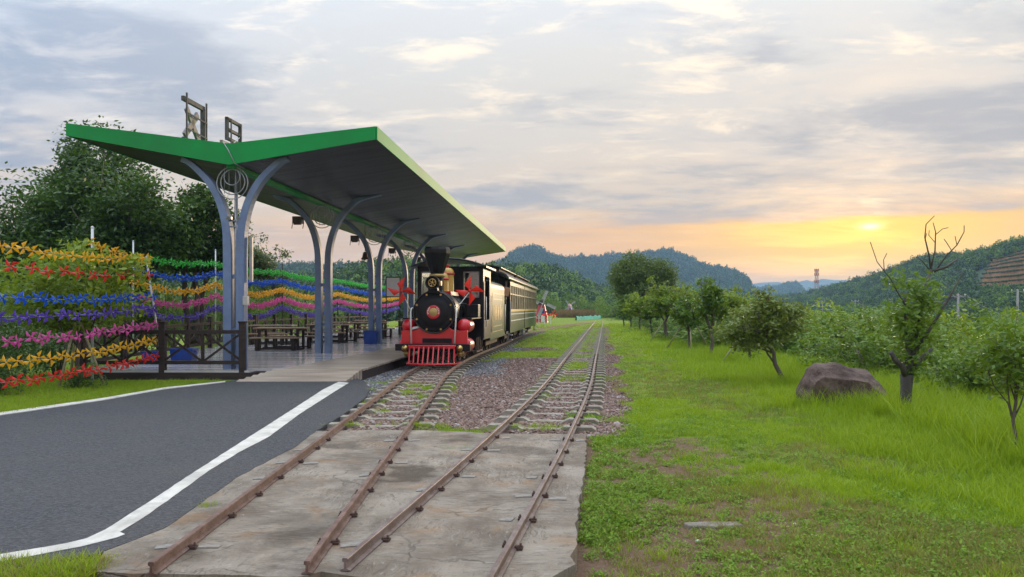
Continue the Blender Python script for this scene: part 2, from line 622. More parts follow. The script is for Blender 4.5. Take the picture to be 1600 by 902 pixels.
def zones(x, y):
    """red ballast, grass, grey ballast (what is left over is bare earth)"""
    n1, n2 = fbm(x * 0.8, y * 0.8, 11), fbm(x * 2.4, y * 2.4, 23)
    n3 = fbm(x * 0.33 + 9, y * 0.33, 31)
    dR, dL = x - xR(y), x - xL(y)
    lawn = smoothstep(dR + (n1 - 0.5) * 1.0, 0.85, 1.25)
    strip = smoothstep(dR, 0.72, 0.78) * (1 - smoothstep(dR + (n2 - .5) * 1.2, 0.85, 1.25)) * smoothstep(y, 9.8, 10.4) * (1 - smoothstep(y + (n1 - .5) * 12, 15, 24))
    near = 1 - smoothstep(y, 9.3, 9.9)
    lawn = np.where(y < 9.6, smoothstep(x - slab_right(y), 0.0, 0.12), lawn)
    bare = smoothstep(n1 + 0.75 * (n2 - 0.5), 0.50, 0.66) * (1 - smoothstep(x, 1.8, 4.6)) * (1 - smoothstep(y, 9, 26))
    corner = (1 - smoothstep(y + (n2 - .5) * 1.2, 4.9, 5.9)) * (1 - smoothstep(x + (n2 - .5), 0.9, 1.7))
    g = lawn * (1 - strip) * (1 - 0.65 * bare) * (1 - 0.75 * corner)
    between = smoothstep(dL, 0.5, 0.9) * (1 - smoothstep(dR, -0.9, -0.5))
    gb = smoothstep(y + (n3 - 0.5) * 34 + (n2 - .5) * 6, 24, 31)
    gb = np.maximum(gb, (1 - smoothstep(y + (n2 - .5) * .8, 10.0, 10.45)) * (y > 9.4))
    g = np.maximum(g, between * gb)
    inR = (np.abs(dR) < 0.75) & (y > 9.5)
    g = np.where(inR, smoothstep(n1 + 0.012 * (y - 12), 0.52, 0.64), g)
    inL = (np.abs(dL) < 0.8) & (y > 9.5)
    g = np.where(inL, smoothstep(n2, 0.56, 0.66) * 0.7 * (y < 16) + smoothstep(y, 45, 60), g)
    verge = smoothstep(-x, 5.2, 5.6)
    g = np.maximum(g, verge)
    leftside = (dL < -0.7) & (x > -5.3) & (y > 9)
    grey = np.where(leftside, 1.0, 0.0) * (1 - smoothstep(y, 50, 60))
    grey = np.maximum(grey, ((dL > 0.6) & (dL < 1.6 + (n2 - .5))) * smoothstep(y, 17, 20) * (1 - smoothstep(y, 45, 55)) * 0.9)
    g = np.where(leftside & (y < 50), smoothstep(n2, 0.60, 0.7) * (y < 17), g)
    g = np.where(leftside & (y >= 50), 1.0, g)
    red = (1 - g) * (1 - grey) * np.where(y > 9.5, 1.0, 0.0) * (1 - lawn * (1 - strip))
    fldm = smoothstep(y, 60, 75)
    g = np.maximum(g, fldm * (np.abs(dR) > 0.8))
    return np.clip(red, 0, 1), np.clip(g, 0, 1), np.clip(grey * (1 - g), 0, 1)


def ground_material():
    m = bpy.data.materials.new('ground_earth')
    m.use_nodes = True
    t = NT(m.node_tree)
    co = t.n('ShaderNodeTexCoord').outputs['Object']
    sep = t.n('ShaderNodeSeparateColor', {0: t.n('ShaderNodeAttribute', attribute_name='tint').outputs['Color']})
    fine = t.noise(co, 26, 8, 0.7)
    mid = t.noise(co, 3.1, 7, 0.6)
    big = t.noise(co, 0.35, 5, 0.6)
    earth = t.mix(fine, (0.085, 0.05, 0.03), (0.24, 0.155, 0.10))
    vor = t.n('ShaderNodeTexVoronoi', {'Vector': co, 'Scale': 20.0})
    stone = t.mix(vor.outputs['Color'], (0.065, 0.042, 0.034), (0.24, 0.155, 0.13))
    grey = t.mix(vor.outputs['Color'], (0.05, 0.05, 0.05), (0.22, 0.215, 0.21))
    gcol = t.mix(t.smooth(mid, 0.3, 0.7), (0.09, 0.15, 0.012), (0.19, 0.26, 0.022))
    gcol = t.mix(t.m('MULTIPLY', t.smooth(big, 0.45, 0.7), 0.4), gcol, (0.20, 0.20, 0.05))
    gcol = t.mix(t.m('MULTIPLY', t.smooth(fine, 0.5, 0.7), 0.5), gcol, (0.06, 0.07, 0.018))

    def edge(s):
        return t.smooth(t.m('ADD', s, t.m('MULTIPLY', t.m('SUBTRACT', fine, 0.5), 0.7)), 0.35, 0.65)
    col = t.mix(edge(sep.outputs[0]), earth, stone)
    col = t.mix(edge(sep.outputs[2]), col, grey)
    col = t.mix(edge(sep.outputs[1]), col, gcol)
    bm = t.n('ShaderNodeBump', {'Height': t.m('ADD', fine, t.m('MULTIPLY', vor.outputs['Distance'], -0.6)), 'Strength': 0.7, 'Distance': 0.04})
    b = t.n('ShaderNodeBsdfPrincipled', {'Base Color': col, 'Roughness': 0.95, 'Specular IOR Level': 0.2, 'Normal': bm.outputs[0]})
    o = t.n('ShaderNodeOutputMaterial')
    t.t.links.new(b.outputs[0], o.inputs[0])
    return m


def build_ground():
    xs = np.concatenate([[-3100, -2000, -1200, -700, -400, -250, -160, -110, -80, -60], np.arange(-48, -14, 1.0), np.arange(-14, 9.9, 0.14),
                         np.arange(10, 60, 1.0), [62, 70, 85, 110, 150, 220, 330, 500, 800, 1400, 2200, 3100]])
    ys = np.concatenate([[-60, -30, -12, -4, 0, 1.5, 2.5], np.arange(3.0, 30, 0.14), np.arange(30.2, 110, 0.8),
                         [112, 118, 126, 136, 150, 170, 200, 240, 300, 380, 480, 600, 800, 1100, 1600, 2300, 3400]])
    X, Y = np.meshgrid(xs, ys)
    Z = gz(X, Y)
    r, g, b = zones(X, Y)
    nx, ny = len(xs), len(ys)
    idx = np.arange(nx * ny).reshape(ny, nx)
    Fq = np.stack([idx[:-1, :-1], idx[:-1, 1:], idx[1:, 1:], idx[1:, :-1]], -1).reshape(-1, 4)
    V = np.stack([X, Y, Z], -1).reshape(-1, 3)
    C = np.stack([r, g, b, np.ones_like(r)], -1).reshape(-1, 4)
    o = link('ground', mesh_np('ground', V, Fq, ground_material(), True, C))
    tag(o, 'grassy ground with red ballast and bare earth patches', None, None, 'structure')


build_ground()


# ---- flat sheets traced on the ground
def sheet(name, pts, z, mat_, thick=0.12, jitter=0.0, sub=0.0, kind='structure', parent=None, seed=1):
    rr = random.Random(seed)
    P = []
    n = len(pts)
    for i in range(n):
        a, b = Vector(pts[i]), Vector(pts[(i + 1) % n])
        k = max(1, int((b - a).length / sub)) if sub else 1
        for j in range(k):
            q = a.lerp(b, j / k)
            P.append((q.x + rr.uniform(-jitter, jitter), q.y + rr.uniform(-jitter, jitter)))
    bm = bmesh.new()
    vs = [bm.verts.new((q[0], q[1], z)) for q in P]
    f = bm.faces.new(vs)
    if f.normal.z < 0:
        f.normal_flip()
    lo = [bm.verts.new((q[0], q[1], z - thick)) for q in P]
    for i in range(len(P)):
        bm.faces.new((vs[i], lo[i], lo[(i + 1) % len(P)], vs[(i + 1) % len(P)]))
    bmesh.ops.triangulate(bm, faces=[q for q in bm.faces if len(q.verts) > 4])
    bmesh.ops.recalc_face_normals(bm, faces=bm.faces)
    me = bpy.data.meshes.new(name)
    bm.to_mesh(me)
    bm.free()
    me.materials.append(mat_)
    o = link(name, me, parent)
    if kind:
        o['kind'] = kind
    return o


def g2(x, y):
    q = gp(x, y)
    return (q.x, q.y)


def asphalt_material():
    m = bpy.data.materials.new('asphalt')
    m.use_nodes = True
    t = NT(m.node_tree)
    co = t.n('ShaderNodeTexCoord').outputs['Object']
    v = t.n('ShaderNodeTexVoronoi', {'Vector': co, 'Scale': 42.0})
    n1 = t.noise(co, 0.5, 6, 0.6)
    n2 = t.noise(co, 70, 3, 0.6)
    col = t.mix(v.outputs['Color'], (0.012, 0.0125, 0.014), (0.072, 0.072, 0.077))
    col = t.mix(t.m('MULTIPLY', t.smooth(n1, 0.4, 0.7), 0.35), col, (0.07, 0.063, 0.053))
    col = t.mix(t.m('MULTIPLY', t.smooth(n2, 0.62, 0.7), 0.7), col, (0.20, 0.20, 0.205))
    bm = t.n('ShaderNodeBump', {'Height': t.m('ADD', v.outputs['Distance'], n2), 'Strength': 0.8, 'Distance': 0.02})
    b = t.n('ShaderNodeBsdfPrincipled', {'Base Color': col, 'Roughness': 0.72, 'Normal': bm.outputs[0]})
    o = t.n('ShaderNodeOutputMaterial')
    t.t.links.new(b.outputs[0], o.inputs[0])
    return m


def concrete_material():
    m = bpy.data.materials.new('scratched_concrete')
    m.use_nodes = True
    t = NT(m.node_tree)
    co = t.n('ShaderNodeTexCoord').outputs['Object']
    # trowel and broom strokes
    ro = t.n('ShaderNodeMapping', {'Vector': co, 'Rotation': (0, 0, math.radians(28)), 'Scale': (5.0, 17.0, 1.0)})
    st = t.noise(ro, 1.6, 6, 0.62, 1.1)
    ro2 = t.n('ShaderNodeMapping', {'Vector': co, 'Rotation': (0, 0, math.radians(-8)), 'Scale': (15.0, 5.0, 1.0)})
    st2 = t.noise(ro2, 1.3, 5, 0.6, 1.4)
    zone = t.smooth(t.noise(co, 0.9, 3, 0.5), 0.42, 0.58)
    stroke = t.n('ShaderNodeMix', {0: zone, 2: st, 3: st2}).outputs[0]
    big = t.noise(co, 1.6, 9, 0.68, 0.3)
    rust = t.noise(co, 2.3, 6, 0.6, 0.5)
    stain = t.noise(co, 0.75, 5, 0.55, 0.3)
    col = t.mix(t.smooth(big, 0.3, 0.7), (0.145, 0.112, 0.082), (0.315, 0.268, 0.208))
    col = t.mix(t.m('MULTIPLY', t.smooth(rust, 0.53, 0.68), 0.55), col, (0.25, 0.145, 0.07))
    col = t.mix(t.m('MULTIPLY', t.smooth(stroke, 0.48, 0.36), 0.55), col, (0.10, 0.082, 0.06))
    col = t.mix(t.m('MULTIPLY', t.smooth(stroke, 0.56, 0.68), 0.4), col, (0.40, 0.37, 0.32))
    col = t.mix(t.m('MULTIPLY', t.smooth(stain, 0.58, 0.70), 0.7), col, (0.07, 0.05, 0.032))
    for cx, cy, sx, sy, amt in ((-1.02, 7.15, .30, .55, .8), (-1.95, 8.6, .35, .25, .6), (0.1, 8.3, .4, .3, .45), (-1.5, 5.4, .3, .5, .4)):
        e = t.vm('MULTIPLY', t.vm('SUBTRACT', co, (cx, cy, 0.0)), (1 / sx, 1 / sy, 0.0))
        r = t.m('ADD', t.vm('LENGTH', e, out=1), t.m('MULTIPLY', t.m('SUBTRACT', rust, 0.5), 3.2))
        col = t.mix(t.m('MULTIPLY', t.smooth(r, 1.15, 0.45), amt), col, (0.055, 0.038, 0.025))
    cw = t.vm('ADD', co, t.vm('MULTIPLY', t.noise(co, 2.5, 4, 0.6, out=1), (0.5, 0.5, 0.0)))
    cr = t.n('ShaderNodeTexVoronoi', {'Vector': cw, 'Scale': 0.8}, feature='DISTANCE_TO_EDGE')
    crack = t.m('MULTIPLY', t.smooth(cr.outputs['Distance'], 0.007, 0.002), t.smooth(t.noise(co, 0.8, 2, 0.5), 0.5, 0.6))
    col = t.mix(t.m('MULTIPLY', crack, 0.4), col, (0.035, 0.027, 0.02))
    h = t.m('ADD', t.m('SUBTRACT', stroke, t.m('MULTIPLY', crack, 0.4)), t.m('MULTIPLY', t.noise(co, 60, 6, 0.7), 0.4))
    bm = t.n('ShaderNodeBump', {'Height': h, 'Strength': 0.85, 'Distance': 0.03})
    b = t.n('ShaderNodeBsdfPrincipled', {'Base Color': col, 'Roughness': 0.88, 'Specular IOR Level': 0.3, 'Normal': bm.outputs[0]})
    o = t.n('ShaderNodeOutputMaterial')
    t.t.links.new(b.outputs[0], o.inputs[0])
    return m


M_asphalt, M_concrete = asphalt_material(), concrete_material()
road_edge = [(-60, 898), (60, 885), (150, 866), (200, 846), (258, 824), (272, 815), (368, 747), (420, 719), (460, 699), (485, 679), (545, 642),
             (572, 620), (578, 607), (572, 597), (555, 590), (510, 586.5)]
far_edge = [(425, 586), (360, 595), (255, 608), (160, 625), (0, 649), (-300, 704)]
pts = [g2(*q) for q in road_edge + far_edge] + [(-16, 7.0), (-16, 3.6)]
road = sheet('road', pts, 0.0, M_asphalt, 0.14, 0.012, 0.16, seed=3)
tag(road, 'dark grey asphalt road curving up to the platform')
line_lo = [(-60, 890), (0, 879), (125, 855), (184, 840), (195, 835.5), (188, 832), (235, 802), (331, 733), (372, 708), (420, 683), (470, 646), (520, 614), (545, 598.5)]
line_hi = [(529, 597), (505, 609), (440, 651), (360, 702), (290, 747), (228, 788), (164, 829), (136, 842), (103, 850), (0, 867), (-60, 876)]
ln = sheet('road_marking', [g2(*q) for q in line_lo + line_hi], 0.0045, M_white_paint, 0.003, 0.004, 0.12, seed=5)
tag(ln, 'wide white painted line along the asphalt edge')
k_hi = [(352, 596.2), (255, 606.5), (160, 623), (0, 645.5), (-300, 698)]
k_lo = [(-300, 705), (0, 649.8), (160, 626.2), (255, 609), (352, 597.6)]
kb = sheet('kerb', [g2(*q) for q in k_hi + k_lo], 0.012, M_white_paint, 0.1, 0.005, 0.3, seed=6)
tag(kb, 'thin pale kerb between the road and the grass verge')
slab_pts = [(-2.52, 4.47), (-2.66, 4.75), (-2.85, 5.3), (-2.95, 6.4), (-2.85, 8.0), (-2.8, 9.6), (-1.8, 9.72), (-1.0, 9.66), (-0.2, 9.42), (0.97, 9.40), (0.90, 9.0),
            (0.80, 8.0), (0.64, 6.7), (0.49, 5.6), (0.43, 5.0), (0.37, 4.75), (0.40, 4.62), (0.30, 4.5), (0.24, 4.38), (-0.4, 4.36), (-0.9, 4.40), (-1.15, 4.47), (-1.26, 4.40), (-1.7, 4.43), (-2.2, 4.46)]
slab = sheet('concrete_pavement', slab_pts, -0.004, M_concrete, 0.42, 0.016, 0.09, seed=8)
tag(slab, 'weathered scratched concrete slab under the rail ends')

# ---- railway tracks
GAUGE = 0.465


def rail_profile():
    return [(a * 0.82, b * 0.84) for a, b in ((-0.040, 0.0), (0.040, 0.0), (0.040, 0.008), (0.010, 0.018), (0.008, 0.062), (0.022, 0.070), (0.022, 0.088), (0.018, 0.094),
            (-0.018, 0.094), (-0.022, 0.088), (-0.022, 0.070), (-0.008, 0.062), (-0.010, 0.018), (-0.040, 0.008))]


def sweep(line, off, prof, y0, y1, step, z0=0.0):
    ys = np.arange(y0, y1 + 1e-6, step)
    xs = np.interp(ys, line[:, 1], line[:, 0])
    dx = np.gradient(xs, ys)
    mb = MB()
    n = len(prof)
    vs, fs = [], []
    for x, y, d in zip(xs, ys, dx):
        L = math.hypot(1, d)
        rx, ry = 1 / L, -d / L
        for px, pz in prof:
            vs.append((x + rx * (off + px), y + ry * (off + px), z0 + pz))
    for i in range(len(ys) - 1):
        for k in range(n):
            fs.append((i * n + k, i * n + (k + 1) % n, (i + 1) * n + (k + 1) % n, (i + 1) * n + k))
    fs.append(tuple(range(n)))
    fs.append(tuple((len(ys) - 1) * n + k for k in reversed(range(n))))
    return mb.add(vs, fs)


def sleeper_mesh():
    # dog-bone concrete sleeper: high seats under the rails, a dip between them
    prof = [(-0.76, -0.20), (0.76, -0.20), (0.76, -0.035), (0.70, -0.004), (0.33, -0.004), (0.25, -0.045), (-0.25, -0.045), (-0.33, -0.004), (-0.70, -0.004), (-0.76, -0.035)]
    return MB().prism(prof, 0.20, 'XZ', -0.10).mesh('sleeper', M_sleeper)


def clip_mesh():
    mb = MB()
    for s in (1,):
        mb.box((s * 0.062, 0, 0.009), (0.050, 0.065, 0.018))
        mb.box((s * 0.045, 0.0, 0.021), (0.045, 0.04, 0.012))
        mb.cyl((s * 0.070, 0, 0.01), (s * 0.070, 0, 0.048), 0.010, 0.009, 6)
        mb.cyl((s * 0.070, 0, 0.018), (s * 0.070, 0, 0.030), 0.018, 0.018, 6)
    mb.v = [(x * .82, y * .82, z * .82) for x, y, z in mb.v]
    return mb.mesh('rail_clip', M_clip)


def patch_mesh():
    mb = MB()
    mb.box((0, 0, 0.0), (0.20, 0.10, 0.012), Matrix.Rotation(0.1, 3, 'Z'))
    return mb.mesh('grout_patch', M_grout)


ME_sleeper, ME_clip, ME_patch = sleeper_mesh(), clip_mesh(), patch_mesh()


def build_track(label, line, y0, y_end, rails_mat, sl0, sl1, clip1, z0=0.0):
    root = thing('railway_track', label, 'track', (0, 0, 0))
    for s in (-1, 1):
        sweep(line, s * GAUGE, rail_profile(), y0 if not isinstance(y0, tuple) else y0[(s + 1) // 2], y_end, 0.35, z0).build('rail', rails_mat, root)
    rr = random.Random(4)

    def place(me, nm, y, off, dz=0.0, extra=0.0):
        x = float(np.interp(y, line[:, 1], line[:, 0]))
        d = float(np.interp(y + .2, line[:, 1], line[:, 0]) - np.interp(y - .2, line[:, 1], line[:, 0])) / .4
        a = -math.atan(d)
        o = link(nm, me, root)
        o.location = (x + math.cos(a) * off, y + math.sin(a) * off, z0 + dz)
        o.rotation_euler = (0, 0, a + extra)
        return o
    y = sl0
    while y < sl1:
        place(ME_sleeper, 'sleeper', y, rr.uniform(-.02, .02), 0.0, rr.uniform(-.012, .012))
        if y < clip1:
            for s in (-1, 1):
                place(ME_clip, 'rail_clip', y, s * GAUGE)
                place(ME_clip, 'rail_clip', y, s * GAUGE, 0.0, math.pi)
        y += 0.70
    y = 5.0
    while y < 9.4:
        for s in (-1, 1):
            yy = y + rr.uniform(-.06, .06)
            for q in (-1, 1):
                place(ME_clip, 'rail_clip', yy + rr.uniform(-.05, .05), s * GAUGE, 0.0, 0 if q > 0 else math.pi)
                if rr.random() < .5:
                    p = place(ME_patch, 'grout_patch', yy + rr.uniform(-.03, .03), s * GAUGE + q * rr.uniform(0.13, 0.17), 0.0, rr.uniform(-.2, .2))
                    p.scale = (rr.uniform(.4, .8), rr.uniform(.5, 1.2), .6)
        y += 0.66
    return root


trackL = build_track('rusty narrow track leading under the steam engine', LINE_L, 4.42, 104, M_rust, 10.3, 52, 20)
trackR = build_track('rusty narrow track running past the train to the hills', LINE_R, (4.40, 2.45), 126, M_rust_worn, 10.1, 62, 26)
stub = sweep(np.array([(-1.45, 3.2), (-1.50, 4.45)]), 0, rail_profile(), 3.3, 4.44, 0.57, -0.135).build('loose_rail', M_rust)
tag(stub, 'short loose rusty rail below the broken slab edge', 'rail')

# ---- loose stones of the ballast
def stone_mesh(name, seed, m):
    r = random.Random(seed)
    bm = bmesh.new()
    bmesh.ops.create_icosphere(bm, subdivisions=1, radius=1.0)
    sx, sy, sz = r.uniform(.8, 1.2), r.uniform(.7, 1.1), r.uniform(.45, .75)
    for v in bm.verts:
        k = r.uniform(.72, 1.15)
        v.co = Vector((v.co.x * sx * k, v.co.y * sy * k, v.co.z * sz * k))
    me = bpy.data.meshes.new(name)
    bm.to_mesh(me)
    bm.free()
    me.materials.append(m)
    return me


def sample(n, x0, x1, y0, y1, near_bias=True):
    x = RNG.uniform(0, 1, n)
    u = RNG.uniform(0, 1, n)
    if near_bias:                               # as many per picture row near as far
        y = 1 / (1 / y0 + u * (1 / y1 - 1 / y0))
    else:
        y = y0 + u * (y1 - y0)
    return x0 + x * (x1 - x0), y


def build_gravel():
    x, y = sample(120000, -4.6, 5.5, 9.5, 46)
    r, g, b = zones(x, y)
    pr = RNG.uniform(0, 1, len(x))
    on_sl = np.zeros(len(x), bool)
    for line_x, s0 in ((xL(y), 10.3), (xR(y), 10.1)):
        ph = np.abs(((y - s0 + 0.35) % 0.70) - 0.35)
        on_sl |= (np.abs(x - line_x) < 0.78) & (ph < 0.11)
        on_sl |= np.abs(np.abs(x - line_x) - GAUGE) < 0.07
    on_sl |= (x < np.interp(y, [9, 10, 11.5, 13.0, 14.5, 16.0, 17.3], [-2.45, -2.5, -2.55, -2.62, -2.78, -3.2, -3.6])) & (y < 17.3)
    on_sl |= (x < -3.5 + 0.08 * (y - 16.7)) & (y > 16.4)
    Pr = {'red_gravel': (r > 0.35) & (pr < r) & ~on_sl, 'grey_gravel': (b > 0.35) & (pr < b) & ~on_sl}
    for nm, mk in Pr.items():
        xx, yy = x[mk], y[mk]
        k = len(xx)
        z = gz(xx, yy) + 0.008
        s = RNG.lognormal(math.log(0.0175), 0.42, k)
        scl = np.stack([s, s, s], 1)
        rot = RNG.uniform(0, 6.28, (k, 3)) * np.array([0.12, 0.12, 1])
        ms = [stone_mesh(nm, q, M_stone_red if nm[0] == 'r' else M_stone_grey) for q in range(6)]
        scatter(nm, np.stack([xx, yy, z], 1), rot, scl, RNG.integers(0, 6, k), ms,
                'reddish ballast stones between the two tracks' if nm[0] == 'r' else 'dark grey ballast stones beside the engine')


build_gravel()

# ------------------------------------------------------------------ station: deck, canopy, furniture
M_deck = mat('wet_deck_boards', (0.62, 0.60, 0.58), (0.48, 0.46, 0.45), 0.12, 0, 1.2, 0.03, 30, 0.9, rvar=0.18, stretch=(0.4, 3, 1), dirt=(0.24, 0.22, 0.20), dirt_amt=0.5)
M_walk = mat('pale_walk_boards', (0.42, 0.34, 0.26), (0.25, 0.19, 0.14), 0.35, 0, 1.6, 0.2, 40, stretch=(0.35, 4, 1), dirt=(0.50, 0.43, 0.35), dirt_amt=0.6)
M_darkwood = mat('dark_stained_wood', (0.030, 0.021, 0.019), (0.048, 0.034, 0.029), 0.75, 0, 3, 0.25, 30, 0.25, stretch=(1, 1, 5))
M_tablewood = mat('brown_table_wood', (0.22, 0.135, 0.075), (0.30, 0.20, 0.12), 0.38, 0, 3, 0.2, 30, stretch=(0.5, 6, 1))
M_green = mat('green_roof_paint', (0.006, 0.27, 0.055), (0.012, 0.22, 0.05), 0.6, 0, 0.8, 0.06, 20, 0.25, dirt=(0.02, 0.14, 0.045), dirt_amt=0.35)
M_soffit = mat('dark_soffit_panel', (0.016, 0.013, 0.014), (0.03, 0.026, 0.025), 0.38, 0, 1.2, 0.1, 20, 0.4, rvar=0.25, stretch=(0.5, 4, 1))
M_steelblue = mat('blue_grey_column_paint', (0.12, 0.17, 0.29), (0.16, 0.22, 0.35), 0.5, 0, 2.0, 0.2, 30, dirt=(0.10, 0.11, 0.14), dirt_amt=0.6)
M_greymetal = mat('grey_galvanised_metal', (0.36, 0.37, 0.39), (0.25, 0.26, 0.28), 0.45, 0.6, 5, 0.1)
M_whitepole = mat('white_pole_paint', (0.62, 0.64, 0.66), (0.48, 0.50, 0.52), 0.5, 0, 3, 0.1)
M_signmetal = mat('brown_sign_metal', (0.055, 0.042, 0.04), (0.09, 0.07, 0.065), 0.7, 0.0, 6, 0.2)
M_signback = mat('silver_sign_back', (0.19, 0.175, 0.165), (0.13, 0.115, 0.11), 0.6, 0.2, 6, 0.2)
M_bluebin = mat('blue_plastic', (0.012, 0.055, 0.30), (0.01, 0.04, 0.22), 0.38, 0, 4, 0.05)
M_board = mat('white_board_face', (0.80, 0.75, 0.73), (0.74, 0.69, 0.67), 0.5, 0, 2)
M_bellmetal = mat('dark_bell_bronze', (0.08, 0.045, 0.03), (0.14, 0.08, 0.05), 0.45, 0.7, 8)
M_box = mat('beige_metal_box', (0.45, 0.43, 0.40), (0.36, 0.34, 0.32), 0.5, 0.1, 5)

DECK_Z = 0.18
SL = 0.08                                    # the station runs a little to the right of straight ahead
ST_A = math.atan(SL)
deck = sheet('deck', [(-9.95, 16.75), (-6.0, 16.75), (-5.6, 17.1), (-3.50, 17.1), (-0.55, 55), (-9.5, 55), (-11.6, 33)], DECK_Z - 0.045, M_darkwood, 0.22)
tag(deck, 'raised wooden station deck with glossy wet boards')


def deck_edge_left(y):
    return float(np.interp(y, [16.7, 33, 55], [-9.93, -11.58, -9.5]))


def build_boards():
    dm, wm = MB(), MB()
    rr = random.Random(2)
    y = 16.50
    while y < 54.9:
        xr = -3.53 + SL * (y - 16.5) * 0.97
        xw = float(np.interp(y, [16.5, 27, 55], [-5.45, -4.35, -2.0]))
        xl = deck_edge_left(y + .1)
        w = 0.145
        if y > 17.15 or (y > 16.74):
            xw = xw if y > 17.1 else -5.98
            cut = xl + (xw - xl) * rr.uniform(.25, .75)
            for a, b in ((xl, cut - .004), (cut + .004, xw - .01)):
                dm.box(((a + b) / 2, y + w / 2, DECK_Z - 0.022 + rr.uniform(-.0015, .0015)), (b - a, w - 0.010, 0.044))
        if y > 17.15:
            wm.box(((xw + xr) / 2, y + w / 2, DECK_Z - 0.020 + rr.uniform(-.003, .003)), (xr - xw, w - 0.012, 0.046))
        y += w
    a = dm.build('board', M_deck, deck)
    b = wm.build('board', M_walk, deck)
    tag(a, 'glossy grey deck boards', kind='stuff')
    tag(b, 'pale brown walkway boards beside the train', kind='stuff')
    rp = MB()
    for k in range(6):
        ya, yb = 16.02 + k * .19, 16.02 + (k + 1) * .19 - .012
        za, zb = 0.012 + (DECK_Z + .002) * k / 6, 0.012 + (DECK_Z + .002) * (k + 1) / 6
        xa, xb = -6.0 + .09 * k, -3.62 + .025 * k
        rp.add([(xa, ya, za), (xb, ya, za), (xb, yb, zb), (xa, yb, zb), (xa, ya, -.05), (xb, ya, -.05), (xb, yb, -.05), (xa, yb, -.05)],
               [(0, 1, 2, 3), (7, 6, 5, 4), (0, 4, 5, 1), (1, 5, 6, 2), (2, 6, 7, 3), (3, 7, 4, 0)])
    rp.build('ramp', M_walk, deck)


build_boards()


